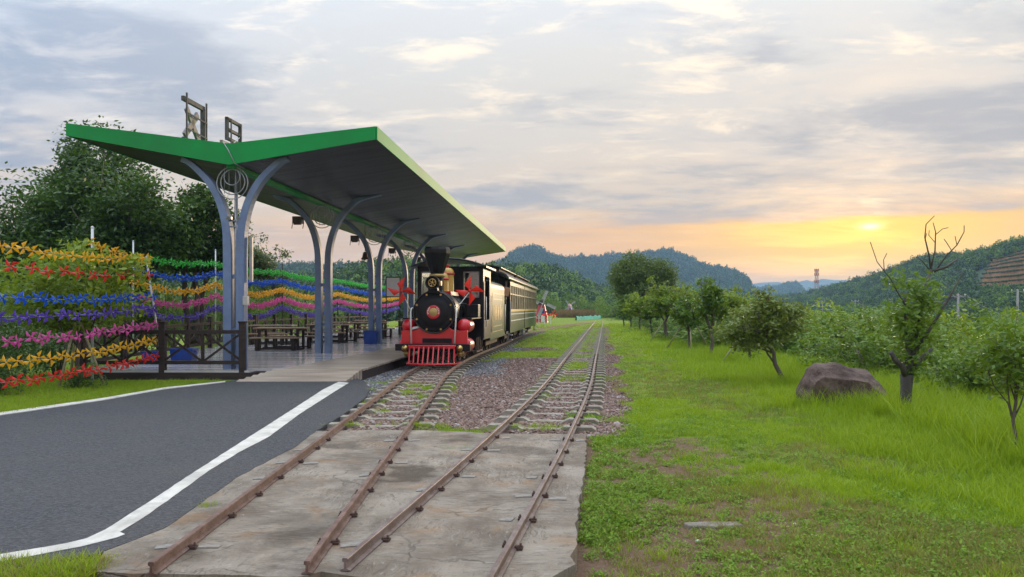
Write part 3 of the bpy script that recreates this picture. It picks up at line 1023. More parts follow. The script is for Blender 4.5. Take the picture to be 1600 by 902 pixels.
def build_canopy():
    C = thing('station_canopy', 'green edged butterfly roof on paired curved blue-grey columns over the platform', 'canopy', (-6.5, 17.3, 0), -ST_A)
    y0, y1 = -0.30, 32.7
    LT, LB, VT, VB, RT, RB = (-3.95, 5.95), (-3.95, 5.66), (0.0, 5.40), (0.0, 4.91), (3.44, 5.73), (3.44, 5.43)
    front = [LB, VB, RB, RT, VT, LT]
    MB().prism(front, 0.04, 'XZ', y0 - 0.04).build('front_fascia', M_green, C)
    MB().prism(front, 0.04, 'XZ', y1).build('rear_fascia', M_green, C)
    MB().add([(3.44, y0, 5.43), (3.475, y0, 5.43), (3.475, y0, 5.735), (3.44, y0, 5.735), (3.44, y1, 5.43), (3.475, y1, 5.43), (3.475, y1, 5.735), (3.44, y1, 5.735)],
             [(0, 1, 2, 3), (4, 7, 6, 5), (0, 4, 5, 1), (1, 5, 6, 2), (2, 6, 7, 3), (3, 7, 4, 0)]).build('side_fascia', M_green, C)
    MB().add([(-3.95, y0, 5.66), (-3.985, y0, 5.66), (-3.985, y0, 5.955), (-3.95, y0, 5.955), (-3.95, y1, 5.66), (-3.985, y1, 5.66), (-3.985, y1, 5.955), (-3.95, y1, 5.955)],
             [(0, 1, 2, 3), (4, 7, 6, 5), (0, 4, 5, 1), (1, 5, 6, 2), (2, 6, 7, 3), (3, 7, 4, 0)]).build('side_fascia', M_green, C)
    MB().add([(LT[0], y0, LT[1] - .01), (0, y0, VT[1] - .01), (RT[0], y0, RT[1] - .01), (LT[0], y1, LT[1] - .01), (0, y1, VT[1] - .01), (RT[0], y1, RT[1] - .01)],
             [(0, 1, 4, 3), (1, 2, 5, 4)]).build('roof_sheet', M_green, C)
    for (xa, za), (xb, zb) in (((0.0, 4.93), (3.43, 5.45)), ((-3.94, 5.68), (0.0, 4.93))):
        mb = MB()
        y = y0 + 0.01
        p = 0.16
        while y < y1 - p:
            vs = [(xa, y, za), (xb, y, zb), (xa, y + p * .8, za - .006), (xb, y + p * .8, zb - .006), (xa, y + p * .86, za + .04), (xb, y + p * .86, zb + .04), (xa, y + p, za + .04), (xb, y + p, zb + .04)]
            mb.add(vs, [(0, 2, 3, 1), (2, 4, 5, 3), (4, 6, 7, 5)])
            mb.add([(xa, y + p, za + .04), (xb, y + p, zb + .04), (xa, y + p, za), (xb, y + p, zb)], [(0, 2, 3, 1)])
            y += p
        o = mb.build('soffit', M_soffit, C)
    MB().box((0, (y0 + y1) / 2, 4.90), (0.20, y1 - y0 - .1, 0.10)).build('valley_beam', M_green, C)
    # paired columns with arms curving out under the wings
    prof_n = 14
    for k in range(6):
        yk = 6.2 * k
        for s in (-1, 1):
            tip, top = (1.85, 5.15) if s > 0 else (1.6, 5.17)
            path = [(0.155, DECK_Z - .02), (0.155, 1.2), (0.155, 2.2), (0.155, 2.75)]
            path = [tuple(q) for q in path] + [tuple(q) for q in catmull([(0.157, 3.0), (.175, 3.4), (.25, 3.8), (.39, 4.2), (.60, 4.55), (.86, 4.83), (1.15, 5.06), (1.5, 5.16), (tip, top + .09)], 3)]
            if k == 0:
                path = [q for q in path if q[0] < 1.3]
            mb = MB()
            hw, hd = 0.10, 0.115
            vs, fs = [], []
            for i, (x, z) in enumerate(path):
                a, b = path[max(i - 1, 0)], path[min(i + 1, len(path) - 1)]
                dx, dz = b[0] - a[0], b[1] - a[1]
                L = math.hypot(dx, dz)
                nx, nz = dz / L, -dx / L
                w = hw * (1 - 0.5 * max(0, i - 5) / len(path))
                for q, r in ((-1, -1), (1, -1), (1, 1), (-1, 1)):
                    vs.append((s * (x + nx * w * q), yk + hd * r, z + nz * w * q))
            for i in range(len(path) - 1):
                for j in range(4):
                    fs.append((i * 4 + j, i * 4 + (j + 1) % 4, (i + 1) * 4 + (j + 1) % 4, (i + 1) * 4 + j))
            fs += [(0, 1, 2, 3), tuple(len(vs) - 1 - j for j in range(4))]
            mb.add(vs, fs)
            mb.build('column', M_steelblue, C, 0.012)
        MB().box((0, yk, 2.35), (0.14, 0.10, 0.09)).box((0, yk, 1.1), (0.12, 0.08, 0.07)).build('column_tie', M_steelblue, C)
        if k == 0:
            mb = MB().cyl((0.0, yk + .02, DECK_Z), (0.0, yk + .02, 4.92), 0.032, n=10).cyl((0.055, yk - .03, DECK_Z), (0.055, yk - .03, 4.3), 0.016, n=8)
            mb.build('drain_pipe', M_greymetal, C)
            MB().box((0.30, -0.10, 1.78), (0.11, 0.13, 0.21)).build('switch_box', M_box, C, 0.01)
            MB().box((0.33, 0.12, 2.75), (0.07, 0.06, 1.05)).build('banner_rail', M_box, C)
            mb = MB()
            for q in (-1, 1):
                mb.box((q * 0.13, -0.02, 3.72), (0.10, 0.08, 0.07)).cyl((q * .13, -.06, 3.72), (q * .13, -.12, 3.70), .045, .05, 10)
            mb.box((0, 0, 3.66), (0.46, 0.05, 0.035)).box((0.02, 0, 3.52), (0.3, 0.05, 0.03)).build('spotlight', M_greymetal, C)
        # three nested rings under the valley
        mb = MB()
        yr = yk - 0.16
        mb.ring((0, yr, 4.52), 0.375, 0.013).ring((0.01, yr, 4.54), 0.29, 0.013).ring((-0.01, yr, 4.66), 0.19, 0.012)
        for q in (-.19, -.08, .08, .19):
            mb.cyl((q, yr, 4.92), (q, yr, 4.2 + abs(q) * .4), 0.007, n=5)
        mb.build('ring_ornament', M_greymetal, C)
        if k:
            mb = MB().box((-0.83, yk - .02, 4.42), (0.30, 0.24, 0.22)).box((-0.80, yk - .16, 4.33), (0.24, 0.05, 0.15))
            for q in (-.98, -.62):
                mb.cyl((q, yk - .1, 4.34), (q - .03, yk - .1, 4.14), 0.012, n=5)
            mb.build('floodlight', M_signmetal, C)
    MB().tube([(-1.25, 2.9, 6.3), (-.55, .9, 5.62), (-0.12, -0.36, 5.42), (0.0, -0.38, 5.25), (0.16, -0.38, 4.93), (.3, -.2, 4.85)], 0.012, 5).build('cable', M_greymetal, C)
    return C


canopy = build_canopy()


def build_roof_sign():
    """two big characters standing on the roof, seen from behind"""
    R = thing('roof_sign', 'brown metal character with a crossed stroke in a frame on the canopy roof', 'sign', (-6.5, 17.3, 0), -ST_A, 'roof characters')
    x = -2.62
    b = MB()
    b.box((x, 3.0, 7.30), (0.09, 1.15, 0.13)).box((x, 3.52, 6.72), (0.09, 0.13, 1.16)).box((x, 3.0, 6.2), (0.09, 1.1, 0.12))
    b.build('frame_stroke', M_signmetal, R, 0.008)
    c = MB()
    for (p0, p1) in (((2.62, 7.08), (3.34, 6.26)), ((3.22, 7.05), (2.52, 6.3))):
        c.bar((x, p0[0], p0[1]), (x, p1[0], p1[1]), 0.17, 0.07, (1, 0, 0))
    c.build('cross_stroke', M_signback, R, 0.006)
    s = MB()
    for yy in (2.5, 3.58):
        s.bar((x + .08, yy, 5.6), (x + .08, yy, 7.46), 0.04, 0.04)
    for zz in (6.45, 6.88):
        s.bar((x + .09, 2.45, zz + .05), (x + .09, 3.6, zz - .0), 0.03, 0.035)
    s.build('support', M_signmetal, R)
    R2 = thing('roof_sign', 'brown metal character of stacked boxes on the canopy roof', 'sign', (-6.5, 17.3, 0), -ST_A, 'roof characters')
    b = MB()
    x = -2.62
    b.box((x, 5.45, 7.40), (0.09, 1.0, 0.10)).box((x, 5.45, 7.08), (0.09, .84, 0.09)).box((x, 5.45, 6.80), (0.09, 0.92, 0.09))
    b.box((x, 5.0, 7.1), (0.09, 0.1, 0.7)).box((x, 5.9, 7.1), (0.09, 0.1, 0.7))
    b.build('sun_stroke', M_signmetal, R2, 0.006)
    c = MB()
    c.box((x, 5.35, 6.62), (0.09, 1.45, 0.10)).box((x, 5.45, 6.73), (.09, .12, .14))
    c.box((x, 5.45, 6.45), (0.09, 0.7, 0.08)).box((x, 5.45, 6.18), (0.09, 0.7, 0.08)).box((x, 5.13, 6.3), (0.09, 0.08, 0.33)).box((x, 5.77, 6.3), (0.09, 0.08, 0.33))
    c.box((x, 5.45, 5.95), (0.09, .09, 0.42)).bar((x, 5.2, 6.1), (x, 5.0, 5.85), .08, .09, (1, 0, 0)).bar((x, 5.7, 6.1), (x, 5.92, 5.85), .08, .09, (1, 0, 0))
    c.build('lower_stroke', M_signback, R2, 0.006)
    s = MB()
    for yy in (5.12, 5.8):
        s.bar((x + .08, yy, 5.6), (x + .08, yy, 7.42), 0.035, 0.035)
    s.build('support', M_signmetal, R2)


build_roof_sign()


# ---- fences
def fence(label, pts, n_first=0):
    """posts, two rails and crossed braces along a run of points (x, y) on the deck"""
    x0, y0 = pts[0]
    R = thing('wooden_fence', label, 'fence', (x0, y0, DECK_Z - 0.05), 0)
    for i, (x, y) in enumerate(pts):
        MB().box((x - x0, y - y0, 0.56), (0.135, 0.135, 1.16)).box((x - x0, y - y0, 1.155), (0.165, 0.165, 0.04)).build('post', M_darkwood, R, 0.008)
    for a, b in zip(pts[:-1], pts[1:]):
        A, B = Vector((a[0] - x0, a[1] - y0, 0)), Vector((b[0] - x0, b[1] - y0, 0))
        for z in (0.93, 0.23):
            MB().bar(A + Vector((0, 0, z)), B + Vector((0, 0, z)), 0.07, 0.085).build('rail', M_darkwood, R)
        Mid = (A + B) / 2
        n = 2 if (B - A).length > 1.4 else 1
        P = [A.lerp(B, k / n) for k in range(n + 1)]
        for k in range(n):
            if k:
                MB().bar(P[k] + Vector((0, 0, .23)), P[k] + Vector((0, 0, .93)), .06, .06).build('post', M_darkwood, R)
            for za, zb, off in ((0.24, 0.92, 0.012), (0.92, 0.24, -0.012)):
                d = Vector((0, off, 0)) if abs((B - A).x) > abs((B - A).y) else Vector((off, 0, 0))
                MB().bar(P[k] + Vector((0, 0, za)) + d, P[k + 1] + Vector((0, 0, zb)) + d, 0.022, 0.05).build('brace', M_darkwood, R)


fence('dark wooden fence with crossed braces along the front edge of the deck', [(-6.17, 16.86), (-8.0, 16.86), (-9.85, 16.86)])
fence('dark wooden fence running back beside the roadside pinwheels', [(deck_edge_left(y) + .08, y) for y in (16.95, 19.2, 21.6, 24.0, 26.4, 28.8, 31.0, 32.9)])
fence('dark wooden fence behind the picnic tables at the back of the deck', [(deck_edge_left(y) + .1, y) for y in (33.05, 35.0, 37.0, 39.0, 41.0, 43.5, 46.0, 48.5, 51.0, 53.5)])


# ---- picnic tables and benches
def make_bench(nm, lab, cat, grp, L, W, Ht):
    R = thing(nm, lab, cat, (0, 0, DECK_Z), 0, grp)
    for k in range(3):
        MB().box((0, (k - 1) * W / 3, Ht - 0.02), (L, W / 3 - 0.012, 0.045)).build('board', M_tablewood, R, 0.005)
    for s in (-1, 1):
        for q in (-1, 1):
            MB().box((s * (L / 2 - 0.22), q * (W / 2 - 0.05), (Ht - .04) / 2), (0.085, 0.06, Ht - 0.04)).build('leg', M_darkwood, R)
        MB().box((s * (L / 2 - 0.22), 0, 0.03), (0.06, W - .02, 0.05)).box((s * (L / 2 - 0.22), 0, Ht - .075), (0.06, W - .02, 0.06)).build('leg_tie', M_darkwood, R)
    MB().box((0, 0, 0.06), (L - .44, 0.05, 0.05)).build('stretcher', M_darkwood, R)
    return R


tab0 = make_bench('picnic_table', 'brown wooden picnic table with dark legs on the deck', 'table', 'picnic tables on the deck', 1.75, 0.72, 0.76)
ben0 = make_bench('bench', 'low brown wooden bench with dark legs beside a picnic table', 'bench', 'benches on the deck', 1.65, 0.32, 0.45)
first = True
for (x, y) in ((-7.95, 25.4), (-9.5, 29.2), (-7.6, 30.6), (-6.75, 35.0), (-8.7, 35.4), (-5.5, 40.5), (-7.9, 41.0), (-6.2, 46.5)):
    t_ = tab0 if first else copy_tree(tab0)
    t_.location = (x, y, DECK_Z)
    t_.rotation_euler[2] = random.uniform(-.06, .06)
    for s in (-1, 1):
        b_ = ben0 if first and s < 0 else copy_tree(ben0)
        b_.location = (x + random.uniform(-.12, .12) + (.1 if s < 0 else .25), y + s * 0.72, DECK_Z)
        b_.rotation_euler[2] = random.uniform(-.05, .05)
    first = False


# ---- bins, bell, board, crates
def blue_bin(loc, sc, label, planted=False):
    R = thing('blue_tub' if planted else 'waste_bin', label, 'tub' if planted else 'bin', loc)
    w, d, h = sc
    mb = MB()
    o = [(-w / 2 * .9, -d / 2 * .9), (w / 2 * .9, -d / 2 * .9), (w / 2 * .9, d / 2 * .9), (-w / 2 * .9, d / 2 * .9)]
    vs = [(x, y, 0) for x, y in o] + [(x / .9, y / .9, h) for x, y in o] + [(x * .98, y * .98, h) for x, y in o] + [(x * .9, y * .9, h * .25) for x, y in o]
    fs = [(3, 2, 1, 0)] + [(i, (i + 1) % 4, 4 + (i + 1) % 4, 4 + i) for i in range(4)] + [(4 + i, 4 + (i + 1) % 4, 8 + (i + 1) % 4, 8 + i) for i in range(4)] \
        + [(8 + i, 8 + (i + 1) % 4, 12 + (i + 1) % 4, 12 + i) for i in range(4)] + [(12, 13, 14, 15)]
    mb.add(vs, fs)
    mb.build('body', M_bluebin, R, 0.01)
    r = MB()
    for a, b in zip((4, 5, 6, 7), (5, 6, 7, 4)):
        r.bar(Vector(vs[a]), Vector(vs[b]), 0.03, 0.03)
    r.build('rim', M_bluebin, R)
    for s in (-1, 1):
        MB().tube([(s * w / 2, -.07, h * .8), (s * (w / 2 + .04), -.05, h * .78), (s * (w / 2 + .04), .05, h * .78), (s * w / 2, .07, h * .8)], 0.012, 6).build('handle', M_bluebin, R)
    return R


blue_bin((-5.62, 29.25, DECK_Z), (0.50, 0.42, 0.52), 'blue plastic bin at the foot of a platform column')
blue_bin((-9.05, 20.3, DECK_Z), (0.62, 0.4, 0.30), 'low blue tub behind the front fence beside the column', True)
blue_bin((-9.62, 19.7, DECK_Z), (0.44, 0.36, 0.26), 'smaller blue tub behind the front fence post', True)


def build_bell():
    R = thing('hanging_bell', 'small dark bell hanging from the canopy by a chain', 'bell', (-5.85, 29.3, 3.55))
    MB().lathe([(0.0, 0.30), (0.06, 0.29), (0.09, 0.22), (0.11, 0.10), (0.16, 0.02), (0.17, 0.0), (0.14, 0.0), (0.0, 0.12)], n=18).build('bell_body', M_bellmetal, R)
    MB().sphere((0, 0, -0.02), 0.03, 8, 6).cyl((0, 0, 0.0), (0, 0, .15), .008, n=6).build('clapper', M_bellmetal, R)
    MB().cyl((0, 0, .28), (0, 0, 1.45), 0.010, n=6).build('chain', M_clip, R)
    MB().cyl((0, 0, -.04), (0, 0, -.30), 0.006, n=5).build('pull_cord', M_clip, R)


build_bell()
R = thing('notice_board', 'white board on thin posts between the far platform columns', 'board', (-5.75, 35.6, DECK_Z), 0.05)
MB().box((0, 0, 2.45), (0.62, 0.04, 0.90)).build('panel', M_board, R)
b = MB()
for s in (-1, 1):
    b.box((s * .33, 0, 1.45), (0.04, 0.05, 2.94))
b.box((0, 0, 2.92), (.68, .05, .04)).box((0, 0, 1.98), (.68, .05, .04)).build('frame', M_darkwood, R)

# ------------------------------------------------------------------ the train
M_black = mat('gloss_black_paint', (0.008, 0.008, 0.010), (0.016, 0.014, 0.014), 0.4, 0, 3, 0.05, 20, 0.2)
M_red = mat('engine_red_paint', (0.60, 0.013, 0.020), (0.50, 0.011, 0.018), 0.33, 0, 2, 0.03, 20, coat=0.3, dirt=(0.20, 0.02, 0.02), dirt_amt=0.4)
M_yellow = mat('dome_yellow_paint', (0.52, 0.33, 0.035), (0.44, 0.26, 0.03), 0.35, 0, 3, 0.03, coat=0.3)
M_brass = mat('brass', (0.62, 0.43, 0.16), (0.45, 0.30, 0.10), 0.3, 0.9, 8)
M_bronze = mat('dark_bronze_boiler', (0.075, 0.065, 0.060), (0.055, 0.048, 0.045), 0.25, 0.85, 3, 0.03)
M_olive = mat('olive_green_coach_paint', (0.038, 0.062, 0.026), (0.046, 0.072, 0.030), 0.34, 0, 2, 0.03, 20, 0.22)
M_gold = mat('gold_line_paint', (0.48, 0.33, 0.12), (0.40, 0.27, 0.09), 0.4, 0.4, 5)
M_cream = mat('cream_window_wood', (0.38, 0.31, 0.19), (0.30, 0.24, 0.14), 0.45, 0, 4)
M_ochre = mat('ochre_band_paint', (0.60, 0.36, 0.03), (0.5, 0.29, 0.03), 0.4, 0, 4)
M_offwhite = mat('off_white_paint', (0.70, 0.69, 0.64), (0.60, 0.58, 0.53), 0.4, 0, 4)
M_steel = mat('grey_steel', (0.30, 0.30, 0.31), (0.2, 0.2, 0.2), 0.35, 0.8, 6)
M_tan = mat('tan_wood_board', (0.46, 0.24, 0.13), (0.38, 0.19, 0.10), 0.5, 0, 4, stretch=(1, 1, 5))
M_roofdark = mat('dark_coach_roof', (0.022, 0.024, 0.032), (0.035, 0.037, 0.046), 0.3, 0, 2, 0.05)
M_glass = bpy.data.materials.new('cab_glass')
M_glass.use_nodes = True
_t = NT(M_glass.node_tree)
_g = _t.n('ShaderNodeBsdfGlossy', {0: (0.8, 0.85, 0.9), 1: 0.03})
_tr = _t.n('ShaderNodeBsdfTransparent', {0: (0.75, 0.8, 0.8)})
_fr = _t.n('ShaderNodeFresnel', {0: 1.6})
_mx = _t.n('ShaderNodeMixShader', {0: _t.m('ADD', _fr.outputs[0], 0.08), 1: _tr.outputs[0], 2: _g.outputs[0]})
_t.t.links.new(_mx.outputs[0], _t.n('ShaderNodeOutputMaterial').inputs[0])

TR_A = math.atan(0.1)


def along(s):
    return (-2.15 + math.sin(TR_A) * s, 19.2 + math.cos(TR_A) * s, 0.0)


def wheel(parent, x, y, r, z=None, spoked=True):
    z = 0.108 + r if z is None else z
    s = 1 if x > 0 else -1
    mb = MB().ring((x, y, z), r - 0.03, 0.034, 'X', 24, 8).cyl((x - .05, y, z), (x + .05, y, z), .07, .07, 12)
    if spoked:
        for k in range(8):
            a = k * math.pi / 4
            mb.bar((x, y + .05 * math.cos(a), z + .05 * math.sin(a)), (x, y + (r - .03) * math.cos(a), z + (r - .03) * math.sin(a)), .03, .035, (1, 0, 0))
    return mb.build('wheel', M_clip, parent)


def build_loco():
    L = thing('steam_locomotive', 'black and red toy-like steam engine with diamond chimney and yellow domes', 'locomotive', along(0), -TR_A)
    # cowcatcher
    n = 10
    mb = MB()
    top, bot = [], []
    for i in range(17):
        u = -1 + 2 * i / 16
        top.append((u * 0.64, 0.22 + 0.10 * u * u, 0.60))
        bot.append((u * 0.66, 0.00 + 0.22 * u * u, 0.135))
    mb.tube(top, 0.028, 8).tube(bot, 0.026, 8)
    o = mb.build('cowcatcher', M_red, L)
    for i in range(n):
        u = -0.94 + 1.88 * i / (n - 1)
        MB().bar((u * 0.64, 0.22 + .1 * u * u, 0.60), (u * 0.66 - 0.02 * u, 0.02 + .22 * u * u, 0.135), 0.034, 0.028).build('slat', M_red, o)
    MB().box((0, 0.30, 0.575), (1.24, 0.10, 0.07)).build('top_bar', M_red, o)
    for s in (-1, 1):
        MB().bar((s * .66, .22, .14), (s * .68, .75, .16), .05, .03).bar((s * .64, .32, .36), (s * .66, .75, .36), .03, .03).build('side_bar', M_red, o)
    # buffer beam and lamps
    MB().box((0, 0.42, 0.56), (2.02, 0.16, 0.18)).build('buffer_beam', M_black, L, 0.01)
    for s in (-1, 1):
        b = MB().lathe([(0.0, -.06), (0.045, -.06), (0.05, -.03), (0.075, -.03), (0.085, 0.0), (0.085, 0.08)], (s * 0.74, 0.32, 0.54), 'Y', 16).build('buffer', M_brass, L)
        MB().lathe([(0.0, -.02), (0.07, 0.0), (0.1, 0.06), (0.11, .2), (0.0, .24)], (s * 0.72, 0.44, 0.40), 'Y', 16).build('lamp', M_brass, L)
    # red front plate with a saddle curving up to the smokebox
    poly = [(-0.90, 0.645), (0.90, 0.645), (0.90, 1.0), (0.60, 1.0)]
    for i in range(7):
        t = i / 6 * math.pi / 2
        poly.append((0.60 - 0.26 * math.sin(t), 1.26 - 0.26 * math.cos(t)))
    poly += [(0.30, 1.36), (-0.30, 1.36)]
    for i in range(7):
        t = (6 - i) / 6 * math.pi / 2
        poly.append((-0.60 + 0.26 * math.sin(t), 1.26 - 0.26 * math.cos(t)))
    poly += [(-0.60, 1.0), (-0.90, 1.0)]
    MB().prism(poly, 0.10, 'XZ', 0.59).build('front_plate', M_red, L, 0.008)
    MB().box((0.08, 0.578, 0.735), (0.80, 0.03, 0.12)).build('name_plate', M_black, L, 0.004)
    MB().prism([(-.62, 1.02), (-.40, 1.08), (-.28, 1.20), (-.34, 1.22), (-.46, 1.12), (-.58, 1.10)], 0.012, 'XZ', .574).build('torn_sticker', M_offwhite, L)
    # smokebox, door, boiler
    zc = 1.50
    MB().lathe([(0.54, 0.56), (0.575, 0.56), (0.575, 1.32), (0.52, 1.32)], (0, 0, zc), 'Y', 48).build('smokebox', M_black, L)
    d = MB().lathe([(0.0, 0.47), (0.12, 0.475), (0.26, 0.49), (0.37, 0.505), (0.40, 0.53), (0.46, 0.535), (0.56, 0.545), (0.565, 0.58)], (0, 0, zc), 'Y', 48).build('smokebox_door', M_black, L)
    MB().ring((0, 0.545, zc), 0.56, 0.018, 'Y', 48).build('rim', M_bronze, d)
    MB().lathe([(0.115, 0.468), (0.125, 0.462), (0.175, 0.470), (0.185, 0.478)], (0, 0, zc), 'Y', 36).build('number_ring', M_red, d)
    dots = MB()
    for k in range(22):
        a = 2 * math.pi * k / 22
        if -2.2 < a - math.pi < -0.9 or -math.pi < a - math.pi < -math.pi + .25 or a > math.pi * 1.15 and a < math.pi * 1.85:
            continue
        dots.box((0.15 * math.cos(a), 0.462, zc + 0.15 * math.sin(a)), (0.022, 0.012, 0.034), Matrix.Rotation(math.pi / 2 - a, 3, 'Y'))
    dots.build('ring_lettering', M_offwhite, d)
    MB().lathe([(0.0, 0.452), (0.10, 0.455), (0.118, 0.466), (0.118, .48)], (0, 0, zc), 'Y', 32).build('centre_disc', M_gold, d)
    for k in range(8):
        a = 2 * math.pi * (k + 0.5) / 8
        x, z = 0.50 * math.cos(a), zc + 0.50 * math.sin(a)
        MB().cyl((x, 0.50, z), (x, 0.56, z), 0.026, 0.03, 8).box((x, .515, z), (.05, .02, .03), Matrix.Rotation(-a, 3, 'Y')).build('bolt', M_brass, d)
    MB().lathe([(0.52, 1.30), (0.525, 1.32), (0.525, 2.95)], (0, 0, zc), 'Y', 48).build('boiler', M_bronze, L)
    for y in (1.34, 1.9, 2.45):
        MB().lathe([(0.526, y - .03), (0.537, y - .028), (0.537, y + .028), (0.526, y + .03)], (0, 0, zc), 'Y', 48).build('boiler_band', M_brass if y < 1.5 else M_black, L)
    # chimney
    ch = MB().lathe([(0.25, 1.93), (0.21, 2.02), (0.185, 2.10), (0.18, 2.55), (0.20, 2.60), (0.22, 2.64), (0.355, 3.06), (0.365, 3.10), (0.365, 3.20), (0.335, 3.27), (0.30, 3.27), (0.28, 3.15), (0.0, 3.0)], (0, 0.98, 0), 'Z', 10, False).build('chimney', M_black, L)
    MB().lathe([(0.185, 2.46), (0.21, 2.47), (0.21, 2.53), (0.185, 2.54)], (0, .98, 0), 'Z', 24).build('gold_band', M_gold, ch)
    # headlamp
    h = MB().lathe([(0.0, 0.62), (0.15, 0.62), (0.17, 0.60), (0.17, 0.36), (0.185, 0.34), (0.185, 0.30), (0.155, 0.30), (0.14, 0.36), (0.0, 0.37)], (0, 0, 2.28), 'Y', 28).build('headlamp', M_black, L)
    sp = MB().ring((0, 0.325, 2.28), 0.10, 0.014, 'Y', 24).sphere((0, .325, 2.28), .03, 8, 6)
    for k in range(6):
        a = k * math.pi / 3 + .3
        sp.bar((0.03 * math.cos(a), .325, 2.28 + .03 * math.sin(a)), (.10 * math.cos(a), .325, 2.28 + .10 * math.sin(a)), .014, .014)
    sp.build('lamp_wheel', M_brass, h)
    MB().prism([(-0.24, 2.0), (0.24, 2.0), (0.13, 2.07), (0.11, 2.16), (-0.11, 2.16), (-0.13, 2.07)], 0.24, 'XZ', 0.40).build('lamp_bracket', M_black, h, .008)
    MB().box((.20, .46, 2.27), (.05, .16, .12)).build('side_lens', M_gold, h)
    # domes
    for y, r, z1 in ((1.75, 0.165, 2.50), (2.35, 0.215, 2.68)):
        dm = MB().lathe([(r * 1.1, 1.90), (r, 1.98), (r, z1 - .1)], (0, y, 0), 'Z', 28).build('dome', M_yellow, L)
        MB().lathe([(r, z1 - .1), (r * 1.14, z1 - .09), (r * 1.14, z1 - .05), (r, z1 - .04)], (0, y, 0), 'Z', 28).build('red_band', M_red, dm)
        MB().lathe([(r * 1.02, z1 - .04), (r * .95, z1 + .03), (r * .7, z1 + .09), (0.0, z1 + .12)], (0, y, 0), 'Z', 28).build('dome_cap', M_yellow, dm)
        if r > .2:
            MB().lathe([(.07, z1 + .08), (.07, z1 + .16), (.08, z1 + .17), (.08, z1 + .20), (.0, z1 + .2)], (0, y, 0), 'Z', 14).build('valve', M_red, dm)
    MB().prism([(-.32, 1.96), (.32, 1.96), (.29, 2.08), (-.29, 2.08)], 1.25, 'XZ', 1.40).build('saddle_plate', M_red, L, 0.01)
    # running boards, tanks, cylinders
    for s in (-1, 1):
        MB().box((s * 0.74, 2.0, 1.32), (0.44, 2.0, 0.035)).build('running_board', M_black, L)
        MB().lathe([(0.0, 0.72), (0.10, 0.74), (0.17, 0.80), (0.195, 0.88), (0.195, 1.50), (0.17, 1.58), (0.0, 1.64)], (s * 0.76, 0, 1.12), 'Y', 24).build('air_tank', M_red, L)
        MB().lathe([(0.0, 0.62), (0.19, 0.64), (0.20, 0.68), (0.20, 1.22), (0.19, 1.26), (0.0, 1.28)], (s * 0.80, 0, 0.60), 'Y', 24).build('steam_cylinder', M_red, L)
        MB().tube([(s * 0.57, 0.60, 1.62), (s * 0.61, 0.52, 1.60), (s * 0.62, 0.48, 1.50), (s * 0.585, 0.42, 0.66)], 0.021, 8).build('brace_rod', M_offwhite, L)
        for (y, r) in ((0.95, 0.20), (1.75, 0.34), (2.55, 0.34)):
            wheel(L, s * GAUGE, y, r)
        MB().bar((s * 0.60, 1.0, 0.46), (s * 0.60, 2.6, 0.42), 0.04, 0.07).build('side_rod', M_steel, L)
        MB().tube([(s * .80, 1.28, .60), (s * .64, 1.75, .48)], .02, 6).build('piston_rod', M_steel, L)
        MB().tube([(s * .50, 0.62, 1.74), (s * .52, 2.8, 1.74)], .013, 6).build('handrail', M_steel, L)
        st = MB()
        for k in range(4):
            st.box((s * .93, 2.05 + k * .34, .55), (.03, .05, .42))
        st.box((s * .93, 2.55, .36), (.05, 1.2, .04)).build('step_frame', M_clip, L)
    MB().box((0.80, 2.25, 1.53), (0.36, 0.42, 0.38)).build('tool_box', M_black, L, 0.02)
    MB().box((-0.80, 2.25, 1.50), (0.34, 0.42, 0.30)).build('tool_box', M_black, L, 0.02)
    MB().box((0, 2.7, 0.78), (1.0, 4.2, 0.42)).build('main_frame', M_black, L)
    MB().box((0, 1.1, 1.12), (0.62, .95, .5)).build('smokebox_saddle', M_black, L)
    # cab
    y0, y1, hw, zb, zt = 2.95, 4.70, 1.0, 0.66, 2.86
    fw = MB()
    wz0, wz1 = 1.92, 2.70
    for (a, b, c_, d_) in ((-hw, hw, zb, wz0), (-hw, hw, wz1, zt), (-hw, -0.88, wz0, wz1), (-0.40, 0.40, wz0, wz1), (0.88, hw, wz0, wz1)):
        fw.box(((a + b) / 2, y0 + .03, (c_ + d_) / 2), (b - a, 0.06, d_ - c_))
    cab = fw.build('cab', M_black, L)
    for s in (-1, 1):
        w = MB()
        for (xx, zz, sx, sz) in ((s * .64, wz0 + .02, .48, .04), (s * .64, wz1 - .02, .48, .04), (s * .42, 2.31, .04, .78), (s * .86, 2.31, .04, .78)):
            w.box((xx, y0 - .005, zz), (sx, .05, sz))
        wf = w.build('window', M_steel, cab)
        MB().box((s * .64, y0 + .035, 2.31), (.44, .008, .74)).build('pane', M_glass, wf)
        sw = MB()
        sw.box((s * (hw - .03), 3.10, (zb + zt) / 2), (.06, .32, zt - zb)).box((s * (hw - .03), 4.55, (zb + zt) / 2), (.06, .3, zt - zb)).box((s * (hw - .03), 3.83, 2.72), (.06, 1.15, .28)).box((s * (hw - .03), 3.83, .95), (.06, 1.15, .58))
        sw.build('side_wall', M_black, cab)
        MB().tube([(s * (hw + .05), 3.24, 1.05), (s * (hw + .05), 3.24, 1.95)], .016, 6).tube([(s * (hw + .05), 4.42, 0.85), (s * (hw + .05), 4.42, 2.0)], .016, 6).build('grab_rail', M_offwhite, cab)
        MB().box((s * (hw + .02), 3.0, 1.55), (.03, .06, 1.7)).build('corner_strip', M_steel, cab)
    MB().box((0, y1 - .03, 1.5), (1.9, .06, 1.6)).build('rear_wall', M_black, cab)
    MB().box((0, (y0 + y1) / 2, zb + .02), (1.96, y1 - y0, .06)).build('cab_floor', M_black, cab)
    arc = [(-1.14 + 2.28 * i / 16, 2.86 + 0.24 * (1 - (-1 + 2 * i / 16) ** 2)) for i in range(17)]
